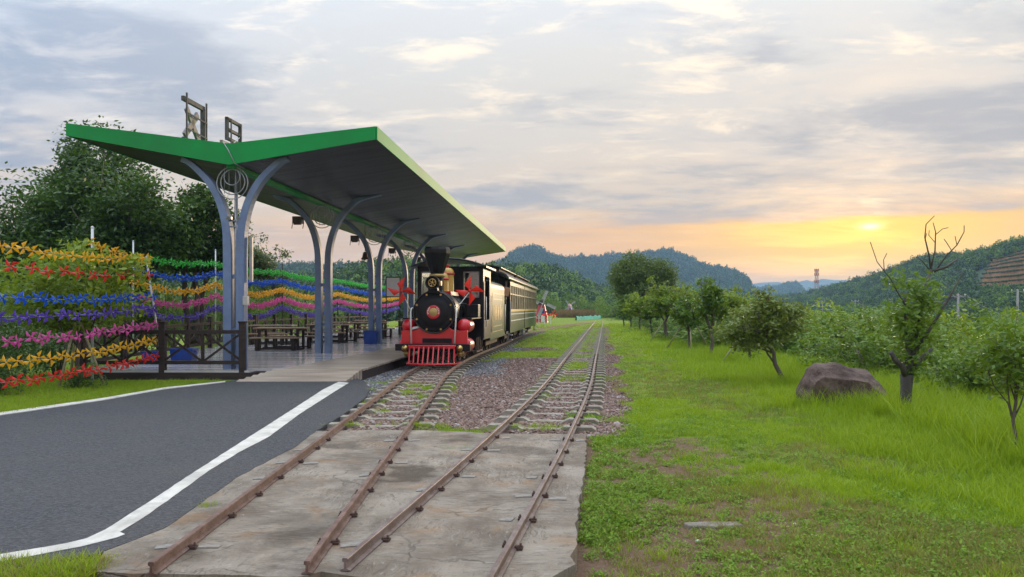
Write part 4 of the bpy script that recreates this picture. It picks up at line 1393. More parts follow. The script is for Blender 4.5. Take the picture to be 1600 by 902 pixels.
    MB().prism(arc + [(x, z - .05) for x, z in reversed(arc)], 2.35, 'XZ', 2.62).build('cab_roof', M_roofdark, cab)
    MB().tube([(x, 2.615, z - .02) for x, z in arc], .022, 6).build('roof_edge', M_roofdark, cab)
    # tender with rounded shoulders
    t0, t1 = 4.85, 9.0
    prof = [(-0.97, .56), (.97, .56)]
    for i in range(7):
        a = i / 6 * math.pi / 2
        prof.append((.97 - .24 + .24 * math.cos(a), 2.30 + .24 * math.sin(a)))
    for i in range(7):
        a = math.pi / 2 + i / 6 * math.pi / 2
        prof.append((-.97 + .24 + .24 * math.cos(a), 2.30 + .24 * math.sin(a)))
    td = MB().prism(prof, t1 - t0, 'XZ', t0).build('tender', M_olive, L, 0.01)
    MB().prism([(x * .985, z) for x, z in prof], .05, 'XZ', t0 - .052).build('end_panel', M_black, td)
    for s in (-1, 1):
        g = MB()
        X = s * .974
        for (ya, yb, za, zb_) in ((5.3, 8.5, .80, .82), (5.3, 8.5, 2.10, 2.12), (5.3, 5.33, .82, 2.10), (8.47, 8.5, .82, 2.10), (5.55, 8.25, .98, 1.0), (5.55, 8.25, 1.9, 1.92)):
            g.box((X, (ya + yb) / 2, (za + zb_) / 2), (.012, yb - ya, zb_ - za))
        g.build('gold_border', M_gold, td)
        orn = MB()
        for k in range(5):
            yy = 5.9 + k * .52
            orn.prism([(yy, 1.18), (yy + .10, 1.18), (yy + .16, 1.45), (yy + .10, 1.72), (yy, 1.72), (yy - .06, 1.45)], .012, 'YZ', X - .006)
        orn.build('gold_ornament', M_gold, td)
        for yy in (5.5, 6.3, 7.5, 8.3):
            wheel(L, s * GAUGE, yy, .24)
        MB().tube([(s * 1.02, 8.86, .75), (s * 1.02, 8.86, 1.75)], .016, 6).build('grab_rail', M_offwhite, td)
        MB().box((s * .70, 6.9, .46), (.1, 3.2, .2)).build('bogie_frame', M_clip, L)
    MB().box((0, 6.9, .50), (1.3, 4.2, .14)).build('tender_frame', M_black, L)
    return L


loco = build_loco()


def build_coach(label, s0, s1, bays, porch):
    C = thing('passenger_coach', label, 'coach', along(s0), -TR_A, 'coaches of the little train')
    Ln, hw = s1 - s0, 0.96
    for s in (-1, 1):
        X = s * hw
        MB().box((X - s * .03, Ln / 2, 1.02), (.06, Ln, .88)).build('side_panel', M_olive, C)
        st = MB()
        for zz in (1.36, 1.08):
            st.box((X + s * .006, Ln / 2, zz), (.016, Ln - .06, .035))
        st.build('white_line', M_offwhite, C)
        MB().box((X - s * .015, Ln / 2, 1.51), (.09, Ln, .10)).build('ochre_band', M_ochre, C)
        MB().box((X - s * .02, Ln / 2, 2.66), (.07, Ln, .22)).build('cornice', M_cream, C)
        MB().box((X - s * .02, Ln / 2, 2.20), (.05, Ln - .1, .05)).build('transom', M_cream, C)
        for k in range(bays + 1):
            y = .06 + (Ln - .12) * k / bays
            MB().box((X - s * .02, y, 2.06), (.075, .13, 1.0)).build('window_post', M_cream, C)
            if k < bays:
                yc = y + (Ln - .12) / bays / 2
                MB().box((X - s * .02, yc, 2.39), (.03, .05, .36)).build('mullion', M_cream, C)
                MB().box((X - s * .035, yc, 2.40), (.006, (Ln - .12) / bays - .13, .34)).build('pane', M_glass, C)
        MB().box((s * .64, .02, 1.72), (.64, .06, 2.2)).build('end_wall', M_black, C)
        MB().box((s * .64, Ln - .02, 1.72), (.64, .06, 2.2)).build('end_wall', M_black, C)
    MB().box((0, Ln / 2, .64), (1.84, Ln, .12)).build('floor', M_black, C)
    for k in range(bays):
        y = .06 + (Ln - .12) * (k + .5) / bays
        MB().box((0, y, 1.0), (1.5, .40, .10)).box((0, y + .2, 1.3), (1.5, .06, .55)).build('seat', M_darkwood, C, .01)
    ya, yb = -porch, Ln + .12
    n = 20
    arc = [(-1.10 + 2.2 * i / n, 2.78 + .34 * math.sqrt(max(0, 1 - (-1 + 2 * i / n) ** 2 * .999))) for i in range(n + 1)]
    MB().prism(arc + [(x * .97, z - .06) for x, z in reversed(arc)], yb - ya, 'XZ', ya).build('roof', M_roofdark, C)
    for s in (-1, 1):
        MB().box((s * 1.085, (ya + yb) / 2, 2.79), (.03, yb - ya, .05)).build('gutter', M_cream, C)
    cl = MB().prism([(-.48, 3.05), (.48, 3.05), (.48, 3.30), (-.48, 3.30)], Ln - .6, 'XZ', .2).build('clerestory', M_darkwood, C)
    arc2 = [(-.58 + 1.16 * i / 10, 3.30 + .10 * (1 - (-1 + .2 * i) ** 2)) for i in range(11)]
    MB().prism(arc2 + [(x, z - .035) for x, z in reversed(arc2)], Ln - .3, 'XZ', .05).build('clerestory_roof', M_roofdark, cl)
    for s in (-1, 1):
        MB().box((s * .575, Ln / 2 - .1, 3.285), (.03, Ln - .3, .035)).build('gutter', M_cream, cl)
        for y in (1.0, 1.9, Ln - 1.9, Ln - 1.0):
            wheel(C, s * GAUGE, y, .25, spoked=False)
        MB().box((s * .62, 1.45, .40), (.08, 1.7, .16)).box((s * .62, Ln - 1.45, .40), (.08, 1.7, .16)).build('bogie_frame', M_clip, C)
        for y in (.25, Ln - .25):
            q = MB()
            for zz in (.30, .50):
                q.box((s * .92, y, zz), (.22, .42, .035))
            q.box((s * .84, y - .2, .42), (.03, .03, .40)).box((s * .84, y + .2, .42), (.03, .03, .40))
            q.build('step', M_greymetal, C)
        if porch:
            MB().cyl((s * .95, -porch + .15, .6), (s * .95, -porch + .15, 2.8), .025, n=8).build('porch_post', M_black, C)
            MB().tube([(s * 1.0, -.12, .85), (s * 1.0, -.12, 1.9)], .015, 6).build('grab_rail', M_offwhite, C)
    if porch:
        MB().box((0, -porch / 2, .62), (1.8, porch, .10)).build('porch_floor', M_black, C)
    return C


build_coach('olive coach with cream windows and open porch coupled behind the tender', 11.2, 18.2, 7, 1.75)
build_coach('olive coach with cream windows at the tail of the train', 18.45, 27.3, 8, 0.0)
R = thing('hanging_board', 'tan wooden board hanging tilted under the coach porch roof', 'board', along(9.35), -TR_A)
MB().box((0.86, 0.15, 2.28), (0.50, 0.03, 0.34), Matrix.Rotation(0.22, 3, 'Y')).build('panel', M_tan, R, .006)
MB().cyl((0.68, .15, 2.45), (0.68, .3, 2.98), .008, n=5).cyl((1.02, .15, 2.37), (1.02, .3, 2.80), .008, n=5).build('cord', M_clip, R)

# ------------------------------------------------------------------ pinwheels
PIN_COL = {'red': (0.75, 0.028, 0.014), 'yellow': (0.88, 0.46, 0.012), 'blue': (0.008, 0.10, 0.62), 'purple': (0.12, 0.06, 0.46),
           'pink': (0.72, 0.09, 0.36), 'green': (0.04, 0.46, 0.035)}
M_pin = {k: mat('pinwheel_%s_plastic' % k, v, tuple(q * .8 for q in v), 0.42, 0, 3, 0.0, trans=0.25) for k, v in PIN_COL.items()}
M_stick = mat('pale_bamboo', (0.40, 0.34, 0.20), (0.30, 0.25, 0.15), 0.6, 0, 5, 0.1, stretch=(1, 1, 4))


def pinwheel_geo(R=0.114, blades=4):
    mb = MB()
    for k in range(blades):
        a = 2 * math.pi * k / blades

        def P(r, t, d):
            return (R * r * math.cos(a + t), -R * d, R * r * math.sin(a + t))
        vs = [P(0, 0, 0.12), P(0.42, -0.03, 0.02), P(1.14, 0.02, 0.05), P(0.66, 0.80, 0.22), P(0.60, 0.33, 0.32)]
        mb.add(vs, [(0, 1, 4), (1, 2, 4), (4, 2, 3), (0, 4, 3)], True)
    mb.lathe([(0.0, -0.5 * R), (0.10 * R, -0.48 * R), (0.12 * R, -0.3 * R), (0.05 * R, 0.05 * R)], (0, 0, 0), 'Y', 6)
    return mb


ME_pin = {k: pinwheel_geo().mesh('pinwheel_' + k, m) for k, m in M_pin.items()}
pin_total = 0


def pinwheel(colour, loc, yaw, label, group, sc=1.0, rr=random):
    global pin_total
    pin_total += 1
    o = link('pinwheel', ME_pin[colour])
    o.location = loc
    o.rotation_euler = (rr.uniform(-.25, .25), rr.uniform(0, 6.28), yaw + rr.uniform(-.35, .35))
    o.rotation_mode = 'XYZ'
    o.scale = (sc,) * 3
    return tag(o, label, 'pinwheel', group)


def build_near_rack():
    rr = random.Random(12)
    A, B = Vector((-7.80, 9.6, 0)), Vector((-8.02, 17.0, 0))
    rows = [('yellow', 2.62, 2.72, 'top'), ('red', 2.34, 2.35, 'second'), ('blue', 1.84, 1.88, 'third'), ('purple', 1.52, 1.62, 'fourth'),
            ('pink', 1.16, 1.25, 'fifth'), ('yellow', 0.83, 0.88, 'sixth'), ('red', 0.52, 0.53, 'bottom')]
    for c, z0, z1, nm in rows:
        pts = []
        n = 24 if nm != 'second' else 14
        top_lean = Vector((-0.36, -0.10, 0))
        for i in range(n + 1):
            t = i / n
            q = A.lerp(B, t)
            z = z0 + (z1 - z0) * t - 0.10 * math.sin(math.pi * t)
            q = Vector((q.x, q.y, z)) + top_lean * (z / 2.75) * t
            pts.append(q)
        tag(MB().tube(pts, 0.003, 4).build('string', M_greymetal), 'thin %s string carrying the %s row of pinwheels by the road' % (nm if nm != 'second' else 'upper', c), 'string', 'pinwheel strings')
        for i, q in enumerate(pts):
            p = q + Vector((rr.uniform(-.02, .02), rr.uniform(-.07, .07), rr.uniform(-.035, .035)))
            pinwheel(c, p, 0.75, '%s pinwheel on the %s string of the roadside rack' % (c, nm), 'pinwheels of the roadside rack', rr.uniform(.92, 1.12), rr)
    # an upper yellow row, from the white pole back to the leaning post
    P0, P1 = Vector((-9.15, 16.0, 3.02)), Vector((-8.4, 17.0, 2.76))
    pts = []
    for i in range(13):
        q = P0.lerp(P1, i / 12)
        q.z -= .07 * math.sin(math.pi * i / 12)
        pts.append(q)
        pinwheel('yellow', q + Vector((rr.uniform(-.03, .03), rr.uniform(-.04, .04), rr.uniform(-.04, .04))), 0.3, 'yellow pinwheel on the slanting string from the white pole', 'pinwheels of the roadside rack', 0.95, rr)
    tag(MB().tube(pts, .005, 4).build('string', M_greymetal), 'thin string slanting from the white pole to the leaning post', 'string', 'pinwheel strings')
    R = thing('rack_post', 'leaning grey metal post in a concrete foot at the road edge', 'post', (-8.02, 17.0, 0))
    MB().cyl((0, 0, -.1), (-0.38, -.1, 2.80), 0.024, 0.022, 10).build('pole', M_greymetal, R)
    MB().lathe([(0.20, -.06), (.19, .0), (.14, .045), (.04, .06), (0, .06)], n=12).build('foot', M_grout, R)
    R = thing('rack_post', 'white pole standing in the staked tree by the road', 'post', (-9.15, 16.05, 0))
    MB().cyl((0, 0, -.1), (.0, 0, 3.35), 0.030, 0.028, 10).build('pole', M_whitepole, R)
    MB().sphere((0, 0, 3.36), .034, 10, 6).build('cap', M_whitepole, R)


build_near_rack()


def build_far_rack():
    rr = random.Random(21)
    P = catmull([(-13.4, 26.0), (-12.1, 30.0), (-11.75, 37.6), (-11.6, 49), (-10.0, 65)], 60)
    seg = np.concatenate([[0], np.cumsum(np.hypot(np.diff(P[:, 0]), np.diff(P[:, 1])))])
    poles_y = [26.0, 30.0, 37.6, 49.0, 65.0]
    ps = [float(np.interp(y, P[:, 1], seg)) for y in poles_y]
    rows = [('green', 3.42, 'top'), ('blue', 3.0, 'second'), ('yellow', 2.55, 'third'), ('pink', 2.10, 'fourth'), ('purple', 1.66, 'bottom')]
    mass = {}
    for ri, (c, z0, nm) in enumerate(rows):
        line = []
        s, total, k = 0.0, seg[-1], 0
        while s < total:
            x, y = float(np.interp(s, seg, P[:, 0])), float(np.interp(s, seg, P[:, 1]))
            j = max(i for i in range(len(ps)) if ps[i] <= s + 1e-6)
            j = min(j, len(ps) - 2)
            u = (s - ps[j]) / (ps[j + 1] - ps[j])
            z = z0 - (0.20 + .06 * ri) * math.sin(math.pi * u) * (1 if ri > 0 else .6)
            q = Vector((x, y, z))
            line.append(q)
            p = q + Vector((rr.uniform(-.05, .05), rr.uniform(-.05, .05), rr.uniform(-.05, .05)))
            if k < 19:
                pinwheel(c, p, 0.25, '%s pinwheel on the %s string behind the deck' % (c, nm), 'pinwheels behind the deck', rr.uniform(1.15, 1.45), rr)
            else:
                mass.setdefault(c, []).append((p, rr.uniform(1.15, 1.45)))
            k += 1
            s += 0.155 * rr.uniform(.85, 1.15)
        tag(MB().tube(line[::4] + [line[-1]], 0.006, 4).build('string', M_greymetal), 'long %s string of %s pinwheels behind the deck' % (nm, c), 'string', 'pinwheel strings')
    V, Fs, mi = [], [], []
    names = list(M_pin)
    base = pinwheel_geo()
    bv = np.array(base.v)
    for c, lst in mass.items():
        for p, sc in lst:
            e = Matrix.Rotation(0.25 + rr.uniform(-.35, .35), 3, 'Z') @ Matrix.Rotation(rr.uniform(0, 6.28), 3, 'Y')
            M3 = np.array(e)
            o = len(V) * len(bv)
            V.append(bv @ M3.T * sc + np.array(p))
            Fs += [tuple(i + o for i in f) for f in base.f]
            mi += [names.index(c)] * len(base.f)
    me = bpy.data.meshes.new('pinwheels')
    me.from_pydata(np.concatenate(V).tolist(), [], Fs)
    for c in names:
        me.materials.append(M_pin[c])
    me.polygons.foreach_set('material_index', mi)
    me.update()
    tag(link('pinwheels', me), 'dense far rows of coloured pinwheels receding behind the deck', 'pinwheels', None, 'stuff')
    for y in poles_y:
        x = float(np.interp(y, P[:, 1], P[:, 0]))
        R = thing('rack_post', 'slim white pole holding the five pinwheel strings behind the deck', 'post', (x, y + .04, float(gz(x, y)) - .1), 0, 'poles behind the deck')
        MB().cyl((0, 0, 0), (0, 0, 3.9 + .2), 0.030, 0.026, 8).build('pole', M_whitepole if y < 35 else M_darkwood, R)
        MB().sphere((0, 0, 4.1), .032, 8, 5).build('cap', M_whitepole, R)


build_far_rack()


def big_pinwheel(loc, label, stick_to, yaw=0.0, roll=0.0, R=0.30):
    T = thing('big_pinwheel', label, 'pinwheel', loc, yaw)
    o = link('blades', pinwheel_geo(R).mesh('big_pinwheel', M_pin['red']), T)
    o.rotation_euler = (0, roll, 0)
    MB().sphere((0, -.42 * R, 0), .035, 10, 6).build('hub', M_pin['red'], T)
    d = Vector(stick_to) - Vector(loc)
    MB().tube([(0, .02, 0), Matrix.Rotation(-yaw, 3, 'Z') @ d], .010, 6).build('stick', M_offwhite, T)


def loco_pt(x, y, z):
    v = Matrix.Rotation(-TR_A, 3, 'Z') @ Vector((x, y, 0))
    a = along(0)
    return (a[0] + v.x, a[1] + v.y, z)


big_pinwheel(loco_pt(-0.86, 0.46, 2.06), 'large red pinwheel on a stick at the engine front by the tables', loco_pt(-.60, .48, 1.5), 0.1, 0.25, .35)
big_pinwheel(loco_pt(0.88, 1.2, 2.08), 'large red pinwheel on a stick beside the boiler and cab window', loco_pt(.55, .7, 1.55), -0.1, 0.1, .37)

# ------------------------------------------------------------------ vegetation
M_bark = mat('tree_bark', (0.085, 0.065, 0.05), (0.14, 0.115, 0.09), 0.9, 0, 6, 0.8, 25, stretch=(1, 1, 0.3))
M_bark_grey = mat('grey_mossy_bark', (0.05, 0.043, 0.036), (0.10, 0.09, 0.075), 0.9, 0, 8, 0.9, 30, stretch=(1, 1, 0.3), dirt=(0.06, 0.085, 0.03), dirt_amt=0.6)
M_leaf_dark = leaf_mat('dark_evergreen_leaf', (0.02, 0.05, 0.012), (0.095, 0.18, 0.028), 0.45, 0.3)
M_leaf_mid = leaf_mat('orchard_leaf', (0.05, 0.115, 0.014), (0.18, 0.28, 0.03), 0.45, 0.4)
M_leaf_light = leaf_mat('light_leaf', (0.09, 0.17, 0.016), (0.28, 0.36, 0.03), 0.45, 0.4)
M_leaf_olive = leaf_mat('olive_leaf', (0.075, 0.12, 0.022), (0.20, 0.25, 0.05), 0.5, 0.3)
M_leaf_willow = leaf_mat('willow_leaf', (0.06, 0.10, 0.02), (0.15, 0.21, 0.035), 0.5, 0.35)
M_leaf_grey = leaf_mat('grey_green_leaf', (0.07, 0.10, 0.045), (0.15, 0.19, 0.08), 0.5, 0.35)
M_forest = leaf_mat('forest_leaf', (0.018, 0.048, 0.014), (0.060, 0.115, 0.026), 0.6, 0.2)
M_forest_light = leaf_mat('valley_leaf', (0.045, 0.11, 0.016), (0.16, 0.26, 0.035), 0.6, 0.35)


def leaf_quads(P, size, rng, up=0.3, aspect=0.45, droop=0.0):
    """one folded-diamond quad per point, random directions"""
    n = len(P)
    d = rng.normal(size=(n, 3))
    d[:, 2] = d[:, 2] * 0.6 - droop
    d /= np.linalg.norm(d, axis=1)[:, None]
    u = rng.normal(size=(n, 3))
    u[:, 2] += up * 3
    s = np.cross(d, u)
    s /= (np.linalg.norm(s, axis=1)[:, None] + 1e-9)
    L = size * rng.uniform(.65, 1.3, n)[:, None]
    base = P - d * L * .5
    tip = P + d * L * .5
    a = P - d * L * .05 + s * L * aspect * .5
    b = P - d * L * .05 - s * L * aspect * .5
    V = np.stack([base, a, tip, b], 1).reshape(-1, 3)
    Fq = np.arange(4 * n).reshape(n, 4)
    return V, Fq


def tint_for(P, rng, n, clump=1.0, seed=0):
    base = fbm(P[:, 0] * clump + 40, P[:, 1] * clump + P[:, 2] * clump * 1.3, seed, 2)
    t = np.clip(base * 0.9 - 0.1 + rng.normal(0, .18, n), 0, 1)
    t = np.repeat(t, 4)
    return np.stack([t, t, t, np.ones_like(t)], 1)


def make_tree(name, label, cat, base, H, crown_z, R, n_leaf, leaf, mat_l, seed, trunk_r=0.1, lean=(0, 0), stems=1, limbs=9, flat=1.0, spread=0.3, group=None,
              bark=None, sub=4, droop=0.0, crown_off=(0, 0), gap=0.0, fork=0.35):
    """tapered trunk(s), limbs and twigs that carry clumps of leaves; crown is an uneven ellipsoid between crown_z and H"""
    rng = np.random.default_rng(seed)
    rr = random.Random(seed)
    T = thing(name, label, cat, base, 0, group)
    cz, rz = (H + crown_z) / 2, (H - crown_z) / 2 * flat
    cc = Vector((lean[0] + crown_off[0], lean[1] + crown_off[1], cz))
    tb = MB()
    tips = []

    def wob(a, b, k, amp):
        out = []
        for i in range(k + 1):
            t = i / k
            q = a.lerp(b, t)
            w = amp * math.sin(math.pi * t)
            out.append(q + Vector((rr.uniform(-w, w), rr.uniform(-w, w), rr.uniform(-w, w) * .5)))
        return out
    for st in range(stems):
        a0 = 2 * math.pi * st / stems + rr.uniform(0, 1)
        sp = 0.0 if stems == 1 else rr.uniform(.1, .3)
        p0 = Vector((sp * math.cos(a0), sp * math.sin(a0), -0.15))
        zf = crown_z + (H - crown_z) * fork
        p1 = Vector((lean[0] * .8 + sp * 3.2 * math.cos(a0), lean[1] * .8 + sp * 3.2 * math.sin(a0), zf))
        tr = wob(p0, p1, 6, trunk_r * .9)
        rs = [trunk_r * (1 - .45 * i / 6) for i in range(7)]
        rs[0] *= 1.35
        tb.tube(tr, rs, 8)
        nl = max(2, limbs // stems)
        for k in range(nl):
            th = a0 + 2 * math.pi * (k + rr.uniform(-.3, .3)) / nl
            ph = rr.uniform(-.75, 1.0)
            c_ = math.sqrt(max(0, 1 - ph * ph))
            rad = rr.uniform(.62, .98)
            end = cc + Vector((R * c_ * math.cos(th) * rad, R * c_ * math.sin(th) * rad, rz * ph * rad))
            j = rr.choice((3, 4, 5, 6))
            start = tr[j]
            lp = wob(start, end, 5, R * .10)
            lr = rs[j] * .6
            tb.tube(lp, [lr * (1 - .8 * i / 5) for i in range(6)], 6)
            tips += [(lp[3], .8), (lp[4], 1.0), (lp[5], 1.0)]
            for q in range(sub):
                s0 = lp[rr.choice((2, 3, 4))]
                dv = Vector((rr.gauss(0, 1), rr.gauss(0, 1), rr.gauss(.15, .7))).normalized()
                e = s0 + dv * R * rr.uniform(.22, .5)
                rel = Vector(((e.x - cc.x) / R, (e.y - cc.y) / R, (e.z - cc.z) / rz))
                if rel.length > 1.02:
                    e = cc + Vector((rel.x / rel.length * R, rel.y / rel.length * R, rel.z / rel.length * rz))
                tw = wob(s0, e, 3, R * .04)
                tb.tube(tw, [lr * .4, lr * .3, lr * .2, lr * .1], 5, caps=False)
                tips += [(tw[2], .8), (tw[3], 1.0)]
    tb.build('trunk', bark or M_bark, T)
    C = np.array([tuple(q[0]) for q in tips])
    keep = rng.uniform(0, 1, len(C)) >= gap
    C = C[keep] if keep.sum() > 4 else C
    W = rng.lognormal(0, .45, len(C))
    pick = rng.choice(len(C), n_leaf, p=W / W.sum())
    sz = spread * R * rng.uniform(.55, 1.1, len(C))
    P = C[pick] + np.clip(rng.normal(size=(n_leaf, 3)), -1.7, 1.7) * sz[pick][:, None] * np.array([.55, .55, .42])
    P[:, 2] = np.maximum(P[:, 2], 0.12)
    rel = (P - np.array(cc)) / np.array([R * 1.1, R * 1.1, rz * 1.1])
    ln_ = np.linalg.norm(rel, axis=1)[:, None]
    P = np.where(ln_ > 1, np.array(cc) + rel / ln_ * np.array([R, R, rz]) * rng.uniform(.75, 1.02, (n_leaf, 1)), P)
    V, Fq = leaf_quads(P, leaf, rng, droop=droop)
    link('crown', mesh_np('crown', V, Fq, mat_l, False, tint_for(P, rng, n_leaf, 2.0 / max(R, .3) * .8, seed)), T)
    return T


# ---- trees behind the platform
for i, (x, y, H, cz, R, nl, st, lab) in enumerate((
        (-21.6, 32.0, 9.3, 1.9, 4.6, 62000, 3, 'broad dark evergreen tree at the end of the tree row away from the platform'),
        (-19.0, 34.0, 11.1, 3.6, 2.5, 36000, 2, 'tallest dark evergreen tree with its tip above the canopy edge'),
        (-16.6, 31.5, 8.7, 3.2, 3.5, 36000, 4, 'dark many stemmed evergreen tree behind the canopy wing'),
        (-14.6, 34.0, 7.3, 3.2, 2.5, 17000, 4, 'dark evergreen tree close behind the blue-grey front columns'))):
    make_tree('evergreen_tree', lab, 'tree', (x, y, float(gz(x, y))), H, cz, R, nl, 0.21, M_leaf_dark, 100 + i, 0.16, stems=st, limbs=16, spread=.34 if i < 2 else .27, sub=5, fork=.3, gap=.05 if i < 2 else .25)
make_tree('slender_tree', 'slender grey-green tree standing apart beside the pinwheel strings', 'tree', (-17.3, 50, float(gz(-17.3, 50))), 8.6, 2.0, 2.3, 9000, 0.24, M_leaf_grey, 120, .10, stems=2, limbs=14, spread=.26, sub=5)
staked = make_tree('staked_tree', 'small leafy tree propped by bamboo stakes among the roadside pinwheels', 'tree', (-9.15, 15.5, -.03), 3.05, 1.15, 1.55, 5200, 0.15, M_leaf_light, 131, .055, limbs=12, spread=.30, sub=5, bark=M_bark, flat=.95)
for a in (0.3, 2.3, 4.4):
    MB().cyl((.52 * math.cos(a), .40 * math.sin(a), 0), (.05 * math.cos(a), .05 * math.sin(a), 1.35), .028, .024, 8).build('stake', M_stick, staked)
MB().ring((0, 0, 1.26), .075, .02, 'Z', 14).build('tie_rope', M_stick, staked)

# ---- orchard row on the lawn
orchard = [  # x px, base y px, top y px, crown half width px, leaves, lean px, label
    (1232, 600, 452, 66, 5200, -46, 'leaning orchard tree with a slanted trunk beside the boulder', M_leaf_olive, .06),
    (1172, 566, 470, 34, 2600, -4, 'low dense orchard tree beside the leaning tree', M_leaf_olive, .05),
    (1110, 556, 418, 30, 2100, 6, 'thin upright orchard tree with sparse tall shoots', M_leaf_mid, .07),
    (1077, 545, 440, 34, 2600, 0, 'bushy orchard tree propped by three stakes', M_leaf_mid, .06),
    (1043, 533, 432, 38, 3600, -3, 'orchard tree with a dark forked trunk and yellowish crown', M_leaf_light, .10),
    (1018, 524, 452, 22, 1800, 0, 'small round orchard tree in the row beyond the forked tree', M_leaf_mid, .06),
    (1000, 519, 452, 24, 1800, 0, 'pale green orchard tree in the row before the willow', M_leaf_light, .07),
    (986, 514, 458, 18, 1500, 0, 'orchard tree in the row beside the willow', M_leaf_mid, .07),
    (1138, 536, 448, 42, 3600, 3, 'light green orchard tree set back between the upright and the low tree', M_leaf_light, .07),
    (1195, 545, 462, 44, 3200, 4, 'loose orchard tree set back on the bank behind the leaning tree', M_leaf_mid, .06),
    (1062, 524, 446, 30, 2600, 0, 'light orchard tree set back behind the staked tree', M_leaf_light, .07),
    (975, 511, 462, 15, 1200, 0, 'orchard tree at the far end of the row beneath the willow', M_leaf_mid, .07)]
for i, (px, py, ty, hw, nl, lean, lab, m, tr) in enumerate(orchard):
    b = gp(px, py)
    z = float(gz(b.x, b.y))
    H = CAMH + (HZ - ty) / F * b.y - z
    R = hw / F * b.y
    R *= 1.12
    cz = H * (.28 if i not in (2, 4) else .40)
    T = make_tree('orchard_tree', lab, 'tree', (b.x, b.y, z), H, cz, R, nl, .105 if b.y < 20 else (.15 if b.y < 40 else .24), m, 200 + i, tr, lean=(lean / F * b.y, 0.1), limbs=9, spread=.25, sub=6, bark=M_bark, gap=.25, flat=1.05)
    if i in (3,):
        for a in (0.4, 2.6, 4.6):
            MB().cyl((.95 * math.cos(a), .8 * math.sin(a), 0), (.08 * math.cos(a), .08 * math.sin(a), 1.35), .03, .025, 6).build('stake', M_stick, T)
    if i in (1, 4):
        MB().cyl((-.95, -.3, 0), (-.05, 0, 1.2), .025, .02, 6).build('stake', M_stick, T)
b = gp(1000, 512)
make_tree('willow_tree', 'big round willow-like tree rising above the orchard row', 'tree', (11.4, 64, 0), 6.7, .9, 3.2, 46000, .22, M_leaf_willow, 230, .2, stems=3, limbs=24, spread=.30, sub=6, droop=.5)


# ---- pollarded tree with bare shoots
def build_bare_tree():
    b = gp(1413, 650)
    z = float(gz(b.x, b.y))
    T = thing('pollarded_tree', 'thick grey trunk with cut limbs, bare twigs above and leafy shoots', 'tree', (b.x, b.y, z - .02))
    s = b.y / F

    def P(px, py, d=0.0):
        return Vector(((px - 1413) * s, d * 1.0, (650 - py) * s))
    tb = MB()
    tb.tube([P(1412, 655), P(1413, 640), P(1416, 605), P(1417, 580)], [.105, .088, .078, .09], 12)
    limbs = [([(1416, 585), (1405, 568, -.1), (1390, 555, -.15), (1381, 543, -.2)], .052, .03), ([(1418, 582), (1435, 566, .1), (1455, 550, .15), (1466, 541, .18)], .05, .028),
             ([(1417, 580), (1420, 550), (1414, 510, -.05), (1408, 455, -.1)], .055, .02), ([(1419, 580), (1428, 540, .05), (1442, 490, .1), (1452, 450, .12), (1460, 415, .1)], .055, .022),
             ([(1420, 560), (1440, 510, -.2), (1465, 465, -.25), (1485, 422, -.3)], .03, .010),
             ([(1408, 470, -.1), (1395, 450, -.12), (1384, 432, -.15), (1360, 405, -.2), (1347, 375, -.25)], .012, .004), ([(1372, 418, -.18), (1370, 402, -.2), (1375, 392, -.2)], .006, .003),
             ([(1460, 415, .1), (1458, 395, .1), (1448, 365, .05), (1447, 345, .0), (1460, 332, .0)], .015, .004),
             ([(1460, 415, .1), (1470, 385, .15), (1474, 355, .2), (1470, 340, .2)], .014, .004), ([(1473, 360, .2), (1485, 350, .2), (1494, 348, .2)], .006, .003),
             ([(1466, 420, .1), (1478, 395, .0), (1492, 378, -.05), (1500, 358, -.1), (1500, 348, -.1)], .012, .004), ([(1486, 388, -.03), (1480, 375, 0), (1475, 368, 0)], .006, .003),
             ([(1462, 418, .1), (1478, 412, .0), (1494, 399, -.05)], .024, .014), ([(1458, 415, .1), (1450, 402, .15), (1441, 394, .15)], .010, .005),
             ([(1472, 372, .18), (1463, 360, .2), (1464, 352, .2)], .005, .003), ([(1448, 370, .05), (1454, 358, .1)], .005, .002), ([(1492, 378, -.05), (1486, 365, -.1)], .004, .002)]
    tips = []
    for pts, r0, r1 in limbs:
        q = [P(*a) for a in pts]
        n = len(q)
        tb.tube(q, [max(.0055, (r0 + (r1 - r0) * i / (n - 1))) for i in range(n)], 8)
    tb.build('trunk', M_bark_grey, T)
    rng = np.random.default_rng(5)
    cl = [(1412, 480, 20, 14, 190), (1424, 505, 24, 22, 300), (1438, 462, 14, 20, 210), (1422, 540, 20, 24, 300), (1450, 470, 12, 16, 130), (1402, 505, 15, 18, 160), (1444, 515, 14, 22, 180), (1452, 445, 10, 12, 60), (1398, 432, 10, 14, 90), (1425, 440, 14, 10, 90), (1425, 575, 12, 12, 80)]
    Ps = []
    for px, py, sx, sy, n in cl:
        c = P(px, py)
        Ps.append(np.array(c) + rng.normal(size=(n, 3)) * np.array([sx * s * .62, .17, sy * s * .62]))
    Ps = np.concatenate(Ps)
    V, Fq = leaf_quads(Ps, .105, rng, aspect=.36, droop=.25)
    link('crown', mesh_np('crown', V, Fq, M_leaf_mid, False, tint_for(Ps, rng, len(Ps), 3.0, 3)), T)


build_bare_tree()
b = gp(1587, 716)
make_tree('sapling', 'thin young tree with loose leaves in the tall grass by the bank', 'tree', (b.x, b.y, float(gz(b.x, b.y))), 1.78, .62, .55, 1500, .085, M_leaf_mid, 260, .022, limbs=10, spread=.34, sub=4)

